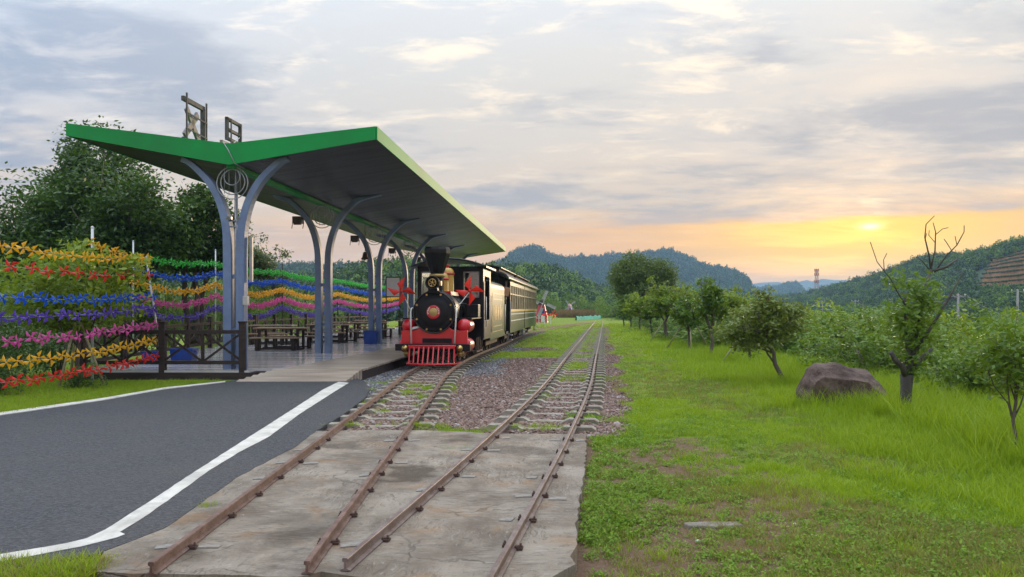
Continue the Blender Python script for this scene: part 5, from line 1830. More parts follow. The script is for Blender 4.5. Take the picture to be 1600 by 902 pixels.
# ---- boulder
def build_boulder():
    M = mat('brown_boulder_rock', (0.06, 0.034, 0.026), (0.15, 0.10, 0.078), 0.9, 0, 2.2, 1.0, 9, detail=9, dirt=(0.22, 0.18, 0.14), dirt_amt=0.35)
    bm = bmesh.new()
    prof = [(-.76, .0), (-.80, .22), (-.62, .50), (-.50, .60), (-.1, .57), (.38, .50), (.62, .33), (.78, .16), (.80, .0)]
    nz_, vs = 9, []
    rings = []
    for k in range(nz_ + 1):
        t = -1 + 2 * k / nz_
        sc = 1 - .16 * abs(t) ** 2.2
        ring = []
        for (x, z) in prof:
            ring.append(bm.verts.new((x * sc + .1 * t, t * .52, z * (1 - .28 * max(0, -t) ** 1.5 - .15 * max(0, t)))))
        rings.append(ring)
    for a, c in zip(rings[:-1], rings[1:]):
        for i in range(len(prof) - 1):
            bm.faces.new((a[i], a[i + 1], c[i + 1], c[i]))
    bm.faces.new(rings[0])
    bm.faces.new(list(reversed(rings[-1])))
    bmesh.ops.subdivide_edges(bm, edges=bm.edges[:], cuts=4, use_grid_fill=True, smooth=.25)
    for v in bm.verts:
        n = mnoise.fractal(v.co * 2.2, 1.0, 2.1, 5) * .055 + mnoise.turbulence(Vector((v.co.x * 1.2, v.co.y * 1.2, v.co.z * 7)), 3, False) * .035
        d = Vector((v.co.x, v.co.y, v.co.z - .2))
        v.co += d.normalized() * n
    bmesh.ops.recalc_face_normals(bm, faces=bm.faces)
    me = bpy.data.meshes.new('boulder')
    bm.to_mesh(me)
    bm.free()
    me.materials.append(M)
    for nd in M.node_tree.nodes:
        if nd.type == 'BUMP':
            nd.inputs['Distance'].default_value = 0.09
    p = gp(1314, 630)
    o = link('boulder', me, None, (p.x + .10, p.y + .12, float(gz(p.x, p.y)) - .03))
    o.rotation_euler = (0, 0, -.06)
    o.scale = (0.97, .95, 1.24)
    tag(o, 'large brown flat-topped boulder in the grass beside the pollarded tree', 'boulder')


build_boulder()


# ---- grass, weeds
def blade_clump(name, n, h, spread, w, m, seed, lean=.5, seg=2):
    rng = np.random.default_rng(seed)
    V, Fq, T = [], [], []
    for i in range(n):
        a = rng.uniform(0, 6.28)
        r = spread * math.sqrt(rng.uniform(0, 1))
        p = np.array([r * math.cos(a), r * math.sin(a), -.01])
        hh = h * rng.uniform(.55, 1.15)
        d = np.array([math.cos(a + rng.normal(0, .8)), math.sin(a + rng.normal(0, .8)), 0]) * lean * hh * rng.uniform(.3, 1.1)
        sd = rng.uniform(0, 6.28)
        s = np.array([math.cos(sd), math.sin(sd), 0]) * w * rng.uniform(.7, 1.2)
        o = len(V)
        tt = rng.uniform(0, 1)
        for k in range(seg + 1):
            t = k / seg
            c = p + np.array([0, 0, hh * t * (1 - .18 * t * lean)]) + d * t * t
            ww = s * (1 - t) ** .7 * .5 + s * .03
            V += [c - ww, c + ww]
            T += [tt * (.5 + .5 * t)] * 2
        for k in range(seg):
            q = o + 2 * k
            Fq.append((q, q + 1, q + 3, q + 2))
    T = np.array(T)
    return mesh_np(name, V, Fq, m, False, np.stack([T, T, T, np.ones_like(T)], 1))


def weed_clump(name, n, size, m, seed):
    rng = np.random.default_rng(seed)
    k = n * 4
    P = rng.normal(size=(k, 3)) * np.array([size * .5, size * .5, size * .28])
    P[:, 2] = np.abs(P[:, 2]) + size * .12
    V, Fq = leaf_quads(P, size * .42, rng, up=1.2, aspect=.5)
    t = np.repeat(rng.uniform(0, 1, k), 4)
    return mesh_np(name, V, Fq, m, False, np.stack([t, t, t, np.ones_like(t)], 1))


def build_grass():
    src = [blade_clump('short_grass', 16, .075, .06, .006, M_grass_blade, k, .8) for k in range(4)]
    src += [blade_clump('dry_grass', 14, .07, .06, .005, M_grass_dry, 10 + k, .9) for k in range(2)]
    src += [weed_clump('weed', 10, .05, M_weed, 20 + k) for k in range(3)]
    src += [blade_clump('tall_grass', 18, .42, .10, .010, M_grass_blade, 30 + k, .55, 3) for k in range(3)]
    src += [blade_clump('mid_grass', 18, .15, .09, .008, M_grass_blade, 40 + k, .7) for k in range(2)]
    P, R_, S, I = [], [], [], []

    def put(x, y, idx, s, zoff=0.0, zs=1.0):
        n = len(x)
        z = gz(x, y) + zoff
        P.append(np.stack([x, y, z], 1))
        R_.append(np.stack([RNG.normal(0, .12, n), RNG.normal(0, .12, n), RNG.uniform(0, 6.28, n)], 1))
        S.append(np.stack([s, s, s * zs], 1))
        I.append(idx)
    # the lawn and everything else that the zone map calls grass
    x, y = sample(175000, -12, 13, 3.3, 75)
    keep = np.abs(x) < 0.72 * y + 3.5
    x, y = x[keep], y[keep]
    r, g, b = zones(x, y)
    ok = RNG.uniform(0, 1, len(x)) < g * 1.0
    # not on hard surfaces
    hard = (x > -2.55) & (x < slab_right(y)) & (y < 9.55) & (y > 4.3)
    road_x = np.interp(y, [3.6, 4.5, 5.0, 5.6, 7.0, 8.5, 10, 12, 14.5, 17.0], [-2.7, -2.5, -2.5, -2.42, -2.25, -2.1, -2.3, -2.6, -2.78, -3.4])
    far_y = np.interp(x, [-12, -9.0, -7.75, -7.3, -6.9, -6.5, -5.9], [9.2, 10.3, 11.05, 12.85, 14.6, 16.3, 17.4])
    hard |= (x < road_x) & (y < far_y + .1) & (y > np.interp(x, [-12, -4.5, -3.4, -2.6], [2, 4.38, 4.62, 5.0]))
    hard |= (y > 16.3) & (x > np.interp(y, [16.3, 33, 55], [-10.1, -11.8, -9.7])) & (x < -3.45 + .08 * (y - 16.4)) & (y < 55)
    for lx in (xL(y), xR(y)):
        hard |= np.abs(np.abs(x - lx) - GAUGE) < .06
    ok &= ~hard
    x, y = x[ok], y[ok]
    edge = bank_edge(y)
    lush = smoothstep(x + (fbm(x * .7, y * .7, 77) - .5) * 2.2, edge - 3.0, edge - .8)
    u = RNG.uniform(0, 1, len(x))
    pat = fbm(x * 1.1, y * 1.1, 55)
    pat2 = fbm(x * .5 + 7, y * .5, 91)
    idx = RNG.integers(0, 4, len(x))
    idx = np.where((pat2 > .44) & (u < .6) & (lush < .4) & (x > 0), RNG.integers(4, 6, len(x)), idx)
    idx = np.where((pat > .45) & (u > .62) & (x < 5) & (x > -1), RNG.integers(6, 9, len(x)), idx)
    near_slab = (x - slab_right(y) < .75) & (x > 0) & (y < 11.5) & (y > 5.4)
    idx = np.where(near_slab & (u > .25), RNG.integers(6, 9, len(x)), idx)
    idx = np.where((lush > u) & (x > 3), RNG.integers(12, 14, len(x)), idx)
    s = RNG.uniform(.7, 1.35, len(x)) * np.where(near_slab, 1.15, 1.0) * (1 + np.clip((y - 10) / 25, 0, 1.8))
    put(x, y, idx, s, 0, np.clip(1.15 - (y - 8) / 45, .55, 1.0))
    # tall grass along the bank
    x, y = sample(22000, 2.5, 13, 3.4, 60)
    e = bank_edge(y)
    w = smoothstep(x + (fbm(x * .8, y * .8, 5) - .5) * 1.6, e - 1.5, e - .2) * (1 - smoothstep(x, e + 1.5, e + 4))
    ok = RNG.uniform(0, 1, len(x)) < w
    x, y = x[ok], y[ok]
    put(x, y, RNG.integers(9, 12, len(x)), RNG.uniform(.55, 1.25, len(x)))
    # tufts round the boulder and the trunks, at the slab edge and the rails
    for (px, py, n, rad) in ((1314, 636, 110, .75), (1413, 652, 50, .3), (1232, 602, 40, .3), (320, 790, 10, .05), (640, 615, 8, .12), (708, 700, 5, .08), (540, 665, 14, .15), (660, 665, 24, .2), (830, 668, 30, .25)):
        c = gp(px, py)
        x = c.x + RNG.normal(0, rad, n)
        y = c.y + RNG.normal(0, rad * .35, n)
        put(x, y, RNG.integers(9, 12, n) if n > 39 else RNG.integers(12, 14, n), RNG.uniform(.5, 1.0, n) * (1 if n > 39 else .6), 0.0 if n > 39 else .06)
    # verge beside the road, bottom corner of the frame
    x, y = RNG.uniform(-3.6, -2.55, 900), RNG.uniform(4.3, 4.75, 900)
    ok = y < np.interp(x, [-3.6, -3.0, -2.6, -2.5], [4.62, 4.68, 4.72, 4.5])
    put(x[ok], y[ok], np.where(RNG.uniform(0, 1, ok.sum()) < .5, RNG.integers(4, 6, ok.sum()), RNG.integers(0, 4, ok.sum())), RNG.uniform(.9, 1.6, ok.sum()), .05)
    x, y = sample(9000, -12.5, -5.6, 9.5, 17)
    fy = np.interp(x, [-12, -9.0, -7.75, -7.3, -6.9, -6.5, -5.9], [9.2, 10.3, 11.05, 12.85, 14.6, 16.3, 17.4])
    ok = (y > fy + .12) & ~((y > 16.4) & (x > -10.1))
    x, y = x[ok], y[ok]
    put(x, y, np.where(RNG.uniform(0, 1, len(x)) < .25, RNG.integers(4, 6, len(x)), RNG.integers(0, 4, len(x))), RNG.uniform(.8, 1.5, len(x)))
    scatter('grass', np.concatenate(P), np.concatenate(R_), np.concatenate(S), np.concatenate(I), src, 'bright green grass and weeds of the lawn, verge and bank')


build_grass()


# ---- shrubs
def crown_mesh(name, n, leaf, m, seed, lobes=12):
    rng = np.random.default_rng(seed)
    c = rng.normal(size=(lobes, 3)) * np.array([.42, .42, .24])
    c[:, 2] = np.abs(c[:, 2]) * 1.2 + .28
    rad = rng.uniform(.20, .38, lobes)
    pick = rng.integers(0, lobes, n)
    d = rng.normal(size=(n, 3))
    d /= np.linalg.norm(d, axis=1)[:, None]
    P = c[pick] + d * (rad[pick] * rng.uniform(.55, 1.05, n) ** .5)[:, None]
    P[:, 2] = np.maximum(P[:, 2], .02)
    V, Fq = leaf_quads(P, leaf, rng, up=.8)
    tt = np.clip(.25 + .5 * rng.uniform(0, 1, lobes)[pick] + rng.normal(0, .15, n), 0, 1)
    t = np.repeat(tt, 4)
    return mesh_np(name, V, Fq, m, False, np.stack([t, t, t, np.ones_like(t)], 1))


shrub_src = {'light': [crown_mesh('foliage', 3000, .085, M_leaf_light, 300 + k) for k in range(2)],
             'mid': [crown_mesh('foliage', 3000, .085, M_leaf_mid, 310 + k) for k in range(3)],
             'dark': [crown_mesh('foliage', 3400, .07, M_leaf_dark, 320 + k) for k in range(2)],
             'valley': [crown_mesh('foliage', 2400, .085, M_forest_light, 330 + k) for k in range(3)]}
ME_stem = {}
mbs = MB()
for k in range(5):
    a = k * 1.26
    mbs.tube([(0, 0, -.15), (.12 * math.cos(a), .12 * math.sin(a), .25), (.3 * math.cos(a), .3 * math.sin(a), .6)], [.03, .022, .01], 5)
ME_stem = mbs.mesh('stem', M_bark)


def shrub(kind, x, y, w, h, label, group=None, k=0, cat='shrub'):
    T = thing('shrub', label, cat, (x, y, float(gz(x, y)) - .05), random.uniform(0, 6.28), group)
    T.scale = (w, w, h)
    link('foliage', shrub_src[kind][k % len(shrub_src[kind])], T)
    link('stem', ME_stem, T)
    return T


# hedge and shrubs behind the roadside rack
for i, (x, y, w, h) in enumerate(((-9.7, 13.5, .8, .95), (-10.1, 14.5, .9, 1.2), (-8.75, 14.75, .5, .6), (-10.6, 13.4, 1.0, 1.15), (-11.7, 15.6, 1.2, 1.5), (-12.9, 16.6, 1.5, 1.9), (-11.0, 17.8, 1.2, 1.6))):
    shrub('dark', x, y, w, h, 'low dark green bush behind the roadside pinwheels', 'bushes behind the roadside rack', i)
for i in range(22):
    y = 20 + i * 1.9
    x = float(np.interp(y, [20, 27, 33, 62], [-14.5, -16.6, -16.2, -14.6])) + random.uniform(-1.2, .4)
    shrub('mid' if i % 3 else 'dark', x, y, random.uniform(1.3, 2.0), random.uniform(2.2, 3.6), 'dense green bush growing behind the deck fence', 'bushes behind the deck', i)
# bank to the valley: single shrubs that can be told apart
bank = [('light', 1300, 510, 26, 2.0, 2.6, 'yellow-green shrub on the bank behind the boulder'), ('light', 1262, 520, 30, 1.5, 2.2, 'pale shrub on the bank beyond the leaning orchard tree'),
        ('mid', 1360, 545, 17, 1.4, 1.9, 'green shrub between the boulder and the pollarded tree'), ('mid', 1335, 540, 19, 1.3, 1.8, 'green leafy shrub just behind the boulder'),
        ('mid', 1480, 560, 15.5, 1.3, 1.7, 'bushy shrub behind the pollarded tree on the bank'), ('valley', 1450, 545, 20, 1.6, 2.2, 'dull green shrub further down the bank behind the pollarded tree'),
        ('mid', 1530, 580, 12.5, 1.0, 1.5, 'dark leafy shrub between the pollarded tree and the sapling'), ('light', 1560, 540, 16, 1.3, 2.0, 'light green shrub behind the sapling'),
        ('mid', 1610, 560, 12, 1.1, 1.9, 'tall leafy shrub beside the sapling'), ('valley', 1590, 520, 24, 1.8, 2.6, 'broad dull green shrub down the bank beyond the sapling'),
        ('mid', 1200, 520, 38, 1.9, 2.2, 'round green shrub on the bank behind the orchard row'), ('valley', 1150, 515, 48, 2.2, 2.6, 'dull green shrub on the bank between orchard trunks')]
for i, (kd, px, py, Y, w, h, lab) in enumerate(bank):
    shrub(kd, (px - 800) / F * Y, Y, w, h * .8, lab, None, i)

# valley floor: a mass of bushes and low trees
def build_valley():
    P, S, I = [], [], []
    n = 1500
    y = 1 / RNG.uniform(1 / 190, 1 / 18, n)
    x = bank_edge(y) + 1.8 + RNG.uniform(0, 1, n) ** 1.3 * (.78 * y + 8)
    ok = x / y < .95
    x, y = x[ok], y[ok]
    s = RNG.uniform(1.2, 2.4, len(x)) * (1 + y / 110)
    h = s * RNG.uniform(.8, 1.35, len(x))
    # keep the crowns below the eye line where the photo shows the slope behind
    z = gz(x, y)
    top = z + h * 1.05
    lim = CAMH - .014 * y
    h = np.where(top > lim, np.maximum((lim - z) / 1.05, .8), h)
    ex = ((x < bank_edge(y) + 3.0) & (y < 30)) | (y < 24)
    x, y, z, s, h = x[~ex], y[~ex], z[~ex], s[~ex], h[~ex]
    src = shrub_src['valley'] + shrub_src['mid'][:2] + shrub_src['light'][:1]
    scatter('undergrowth', np.stack([x, y, z - .1], 1), np.stack([0 * x, 0 * x, RNG.uniform(0, 6.28, len(x))], 1), np.stack([s, s, h], 1),
            RNG.integers(0, len(src), len(x)), src, 'mass of green bushes filling the valley beyond the bank')


build_valley()

# ------------------------------------------------------------------ hills and woods
M_hill = mat('wooded_hill_ground', (0.022, 0.045, 0.014), (0.045, 0.075, 0.022), 0.95, 0, 0.05, 0.0)
M_rockhill = mat('wooded_rock_ground', (0.030, 0.050, 0.022), (0.075, 0.075, 0.06), 0.95, 0, 0.02, 0.0)
wood_src = [crown_mesh('tree_crown', 420, .20, M_forest, 400 + k, 9) for k in range(4)] + [crown_mesh('tree_crown', 420, .20, M_forest_light, 410 + k, 9) for k in range(2)]
far_src = [crown_mesh('tree_crown', 130, .34, M_forest, 420 + k, 6) for k in range(3)]


def hill(name, label, ridge, front, back, base, rough, m, trees=0, tree_r=(3, 6), src=None, seed=1, shape=1.25, skip=None, tree_label=None):
    """a ridge traced in the picture, given a distance, with real slopes in front and behind; woods scattered over it"""
    R = [at(px, py, Y) for px, py, Y in ridge]
    n = 220
    t = np.linspace(0, 1, n)
    k = np.linspace(0, 1, len(R))
    X, Y, Z = (np.interp(t, k, [q[i] for q in R]) for i in range(3))
    m_ = 40
    v = np.linspace(-1, 1, m_)
    V = np.zeros((n, m_, 3))
    for j, w in enumerate(v):
        D = front if w < 0 else back
        L = np.hypot(X, Y)
        px, py = X + X / L * w * D, Y + Y / L * w * D
        f = (1 - abs(w)) ** shape
        nz_ = np.array([mnoise.fractal(Vector((a * rough, b * rough, seed)), 1.0, 2.0, 5) for a, b in zip(px, py)])
        spur = np.array([mnoise.noise(Vector((a * rough * .5, seed * 3.1, 0))) for a in px])
        hgt = (Z - base)
        V[:, j, 0], V[:, j, 1] = px, py
        V[:, j, 2] = base + hgt * np.clip(f + (.16 * nz_ + .22 * spur) * (f * (1 - f) * 2.6), 0, 1.02) - (0.5 if abs(w) == 1 else 0)
    idx = np.arange(n * m_).reshape(n, m_)
    Fq = np.stack([idx[:-1, :-1], idx[1:, :-1], idx[1:, 1:], idx[:-1, 1:]], -1).reshape(-1, 4)
    o = link(name, mesh_np(name, V.reshape(-1, 3), Fq, m, True))
    tag(o, label, None, None, 'structure')
    if trees:
        rng = np.random.default_rng(seed + 50)
        a = rng.uniform(0, n - 1.001, trees)
        b = rng.uniform(0, (m_ - 1) * .60, trees)
        i, j = a.astype(int), b.astype(int)
        fa, fb = (a - i)[:, None], (b - j)[:, None]
        P = (V[i, j] * (1 - fa) + V[i + 1, j] * fa) * (1 - fb) + (V[i, j + 1] * (1 - fa) + V[i + 1, j + 1] * fa) * fb
        if skip is not None:
            P = P[~skip(P)]
        s = rng.uniform(*tree_r, len(P))
        src = src or wood_src
        P[:, 2] -= .25 * s
        scatter('forest', P, np.stack([0 * s, 0 * s, rng.uniform(0, 6.28, len(P))], 1), np.stack([s, s, s * rng.uniform(.9, 1.5, len(P))], 1), rng.integers(0, len(src), len(P)), src, tree_label or ('far wood covering the ' + name))
    return V


hill('mountain', 'blue wooded mountain with a rocky dome', [(690, 440, 1150), (740, 424, 1180), (785, 412, 1200), (800, 400, 1200), (815, 391, 1200), (830, 387.5, 1200), (842, 391, 1210), (860, 402, 1230), (880, 406, 1250), (905, 405, 1260), (930, 403, 1280),
      (965, 399, 1300), (1000, 397, 1300), (1030, 393, 1280), (1050, 393.5, 1260), (1075, 404, 1240), (1095, 415, 1220), (1110, 421, 1200), (1130, 421, 1180), (1150, 430, 1160), (1165, 441, 1150), (1178, 462, 1140), (1190, 480, 1140)],
     420, 300, -4, .006, M_rockhill, 5200, (5, 9), far_src, 11, 1.0)
hill('mountain', 'dark lower mountain spur beside the wooded dome', [(1165, 470, 1700), (1180, 455, 1700), (1200, 450, 1700), (1215, 451, 1680), (1228, 445, 1660), (1243, 444, 1650), (1252, 452, 1640), (1262, 466, 1640), (1275, 480, 1640)], 250, 250, -4, .006, M_rockhill, 900, (6, 9), far_src, 12, .9)
hill('mountain', 'pale blue far mountain range near the horizon', [(1120, 470, 2900), (1170, 444, 2900), (1190, 441, 2900), (1215, 440, 2900), (1235, 443, 2950), (1255, 438, 3000), (1262, 437, 3000), (1268, 439, 3000), (1285, 435, 3000), (1305, 437, 3000), (1320, 437, 3000), (1332, 437.5, 3000), (1340, 444, 3000), (1352, 455, 3000), (1380, 475, 3000)],
     500, 300, -4, .002, M_rockhill, 0, seed=13, shape=.8)


def terrace_zone(P):
    px = 800 + P[:, 0] / P[:, 1] * F
    py = HZ - (P[:, 2] - CAMH) / P[:, 1] * F
    return (px > 1522 + np.clip((py - 405), 0, 60) * -.25) & (py > 398 + np.clip(1600 - px, 0, 80) * .35) & (py < 462)


VR = hill('hill', 'wooded hill rising to the side of the valley', [(1100, 478, 620), (1190, 470, 600), (1260, 462, 560), (1300, 452, 540), (1340, 443, 500), (1380, 431, 460), (1420, 417, 430), (1445, 408, 410), (1470, 404, 400), (1500, 404, 385), (1530, 399, 370), (1560, 394, 355), (1580, 388, 345),
          (1600, 382, 335), (1640, 372, 325), (1700, 366, 310), (1800, 360, 300), (1950, 375, 290)], 190, 160, -5, .02, M_hill, 4200, (2.6, 4.8), wood_src, 14, .85, terrace_zone)
hill('foothill', 'dark wooded foothill behind the train', [(560, 452, 240), (640, 446, 250), (700, 442, 260), (760, 440, 270), (800, 436, 280), (840, 437, 290), (870, 442, 300), (900, 455, 320), (935, 468, 340), (980, 476, 360), (1040, 480, 380)], 110, 90, -1, .02, M_hill, 1900, (3.2, 6.0), wood_src, 15, .7)
hill('foothill', 'low wooded rise across the fields behind the willow', [(860, 478, 420), (900, 470, 430), (940, 462, 440), (990, 458, 460), (1060, 462, 460), (1130, 468, 470), (1200, 474, 480)], 120, 100, -3, .02, M_hill, 1200, (3.5, 6.5), wood_src, 16, .8)
hill('ridge', 'blue wooded ridge far behind the platform', [(-200, 440, 700), (100, 430, 720), (300, 424, 720), (430, 421, 700), (470, 419, 700), (540, 421, 690), (600, 426, 680), (660, 434, 660), (720, 446, 640), (800, 462, 620)], 230, 200, -3, .01, M_hill, 2600, (4, 7), far_src, 17, .8)
hill('ridge', 'green wooded slope nearer behind the pinwheel strings', [(480, 452, 260), (530, 442, 260), (580, 434, 255), (620, 430, 250), (660, 430, 245), (720, 436, 240)], 120, 80, -2, .02, M_hill, 900, (3, 5.5), wood_src, 18, .8)
hill('ridge', 'low wooded slope behind the evergreen trees', [(-400, 440, 130), (-100, 442, 140), (100, 446, 150), (300, 450, 160), (430, 456, 180), (520, 462, 200)], 70, 60, -2, .03, M_hill, 700, (2.5, 4.5), wood_src, 19, .8)


# terraced field on the side of the hill
def build_terraces():
    M_soil = mat('terrace_soil', (0.40, 0.22, 0.11), (0.27, 0.165, 0.075), 0.95, 0, .3, .3, 3)
    M_crop = mat('terrace_crop', (0.07, 0.085, 0.03), (0.05, 0.07, 0.02), 0.95, 0, .5, .3, 3)
    T = thing('terraced_field', 'brown stepped terraces planted in rows on the hillside', 'field', (0, 0, 0))
    h = 2.1
    G = VR[:, :21]                                        # the slope that faces the valley
    pxs = 800 + VR[:, 20, 0] / VR[:, 20, 1] * F
    cols = [i for i in range(len(pxs)) if 1500 < pxs[i] < 1790]
    levels = {}
    for i in cols:
        zz = np.maximum.accumulate(G[i, :, 2]) + np.arange(21) * 1e-4
        for L in range(3, 16):
            if zz[0] < L * h < zz[-1]:
                levels.setdefault(L, {})[i] = (float(np.interp(L * h, zz, G[i, :, 0])), float(np.interp(L * h, zz, G[i, :, 1])))
    for L, row in levels.items():
        nxt = levels.get(L + 1, {})
        ids = [i for i in sorted(row) if i in nxt]
        ids = [i for i in ids if 800 + row[i][0] / row[i][1] * F > 1527 + (L - 3) * 3.2]
        if len(ids) < 3:
            continue
        z = L * h + h + .35
        m_ = len(ids)
        vs = [(*row[i], z) for i in ids] + [(row[i][0], row[i][1] - .5, z - h - .9) for i in ids] + [(nxt[i][0], nxt[i][1] + .3, z + .05) for i in ids]
        MB().add(vs, [(i, i + 1, m_ + i + 1, m_ + i) for i in range(m_ - 1)] + [(i, 2 * m_ + i, 2 * m_ + i + 1, i + 1) for i in range(m_ - 1)]).build('terrace', M_soil, T)
        cr = MB()
        for a_, b_ in zip(ids[:-1], ids[1:]):
            A, B = Vector((*row[a_], z)), Vector((*row[b_], z))
            k = max(1, int((B - A).length / 1.6))
            for q in range(k):
                c = A.lerp(B, (q + random.uniform(.1, .9)) / k)
                cr.sphere((c.x, c.y + 1.0, c.z + .25), random.uniform(.35, .65), 6, 4, (1, 1, .8))
        cr.build('crop_row', M_crop, T)


build_terraces()
H = thing('hill_house', 'small pale pink house on top of the terraced hill', 'house', at(1596, 404, 320), .2)
M_pinkwall = mat('pale_pink_wall', (0.52, 0.40, 0.38), (0.44, 0.34, 0.33), .8, 0, .5)
M_tileroof = mat('dull_red_roof', (0.22, 0.10, 0.08), (0.16, 0.07, 0.06), .8, 0, .5)
MB().box((0, 0, 1.6), (4.6, 3.6, 5.2)).build('wall', M_pinkwall, H)
MB().prism([(-2.7, 4.2), (2.7, 4.2), (0, 5.5)], 4.2, 'XZ', -2.1).build('roof', M_tileroof, H)
for q in (-1.2, 1.2):
    MB().box((q, -1.82, 2.3), (.9, .06, 1.2)).build('window', M_black, H)

# ---- mast, poles and wires on the valley side
def build_mast():
    Y = 560
    b = at(1276, 468, Y)
    T = thing('radio_mast', 'orange and white lattice radio mast on the wooded rise', 'mast', (b.x, Y, b.z - 3))
    Hm = (468 - 421) / F * Y + 3
    Mo = mat('mast_orange_paint', (0.42, 0.17, 0.08), (0.35, 0.14, 0.07), .6, 0, 1)
    for k in range(6):
        z0, z1 = Hm * k / 6, Hm * (k + 1) / 6
        w0, w1 = 1.5 - 0.9 * k / 6, 1.5 - 0.9 * (k + 1) / 6
        mb = MB()
        c0 = [Vector((sx * w0, sy * w0, z0)) for sx, sy in ((-1, -1), (1, -1), (1, 1), (-1, 1))]
        c1 = [Vector((sx * w1, sy * w1, z1)) for sx, sy in ((-1, -1), (1, -1), (1, 1), (-1, 1))]
        for i in range(4):
            mb.bar(c0[i], c1[i], .2, .2).bar(c0[i], c1[(i + 1) % 4], .1, .1).bar(c1[i], c1[(i + 1) % 4], .12, .12)
        mb.build('lattice', Mo if k % 2 == 0 else M_greymetal, T)
    for z in (Hm - .5, Hm - 3.5, Hm - 9):
        mb = MB()
        for i in range(6):
            a = i * math.pi / 3
            mb.box((1.5 * math.cos(a), 1.5 * math.sin(a), z), (.35, .35, 1.9))
        mb.box((0, 0, z - 1.1), (3.0, 3.0, .2)).build('antenna', Mo, T)
    S = thing('shed', 'low bluish roofed shed at the foot of the radio mast', 'shed', (at(1268, 470, Y - 8).x, Y - 8, at(1268, 472, Y - 8).z), .1)
    MB().box((0, 0, 1.0), (15, 7, 3.4)).build('wall', M_board, S)
    MB().prism([(-8.2, 2.7), (8.2, 2.7), (6, 4.4), (-6, 4.4)], 8, 'XZ', -4).build('roof', mat('blue_metal_roof', (.16, .22, .30), (.20, .26, .33), .5, 0, 1), S)


build_mast()
M_pole = mat('concrete_power_pole', (0.27, 0.25, 0.235), (0.2, 0.19, 0.18), .85, 0, 1)
M_wire = mat('grey_power_wire', (0.14, 0.14, 0.15), (0.1, 0.1, 0.1), .6, 0.3, 1)
poles = [(1497, 459, 538, 92, 'concrete power pole in the valley between the pollarded tree and the terraces'), (1590, 452, 520, 105, 'concrete power pole below the terraced field'),
         (1473, 491, 545, 120, 'low power pole in the bushes behind the pollarded tree'), (1336, 469, 506, 190, 'far power pole with wires below the wooded hill'),
         (1349, 480, 508, 185, 'short far power pole beside another pole'), (1285, 470, 500, 260, 'thin far power pole near the radio mast'), (1316, 495, 508, 240, 'stubby far power pole above the yellow-green shrub')]
tops = []
for px, ty, by, Y, lab in poles:
    b, t_ = at(px, by, Y), at(px, ty, Y)
    T = thing('power_pole', lab, 'pole', (b.x, Y, b.z - 2))
    hh = t_.z - b.z + 2
    MB().cyl((0, 0, 0), (0, 0, hh), .19, .13, 8).build('pole_shaft', M_pole, T)
    MB().box((0, 0, hh - .35), (1.9, .12, .13)).build('cross_arm', M_pole, T)
    for q in (-.85, 0, .85):
        MB().cyl((q, 0, hh - .3), (q, 0, hh - .02), .06, .05, 6).build('insulator', M_offwhite, T)
    tops.append(Vector((b.x, Y, b.z - 2 + hh)))


def wire(a, b, label, sag=1.2, r=.022, group='power lines across the valley'):
    pts = []
    for i in range(13):
        t = i / 12
        q = a.lerp(b, t)
        q.z -= sag * 4 * t * (1 - t)
        pts.append(q)
    tag(MB().tube(pts, r, 4).build('power_line', M_wire), label, 'wire', group)


for dx in (-.85, 0, .85):
    o = Vector((dx, 0, 0))
    wire(tops[0] + o, at(1640, 500, 60) + o * .4, 'thin wire running down from the power pole towards the sapling', 1.0, .020)
    wire(tops[0] + o, tops[3] + o, 'thin wire between the valley power pole and the far poles', 3.0, .028)
for k, (pa, pb, Ya, Yb) in enumerate((((1210, 452), (1420, 425), 420, 300), ((1240, 462), (1640, 390), 420, 250), ((1300, 466), (1640, 405), 380, 220))):
    wire(at(*pa, Ya), at(*pb, Yb), 'high thin power line crossing in front of the wooded hill', 3.0, .05, 'high power lines')
wire(tops[2], at(1600, 545, 60), 'low wire slanting down from the pole in the bushes', .8, .02)
wire(tops[2], tops[3], 'low wire between the pole in the bushes and the far poles', 2.0, .025)

# ---- small windmills and decorations in the field behind the train
M_millred = mat('windmill_red_paint', (0.42, 0.03, 0.04), (0.34, 0.03, 0.04), .5, 0, 2)
M_millpink = mat('windmill_pink_paint', (0.52, 0.30, 0.29), (0.45, 0.24, 0.24), .5, 0, 2)


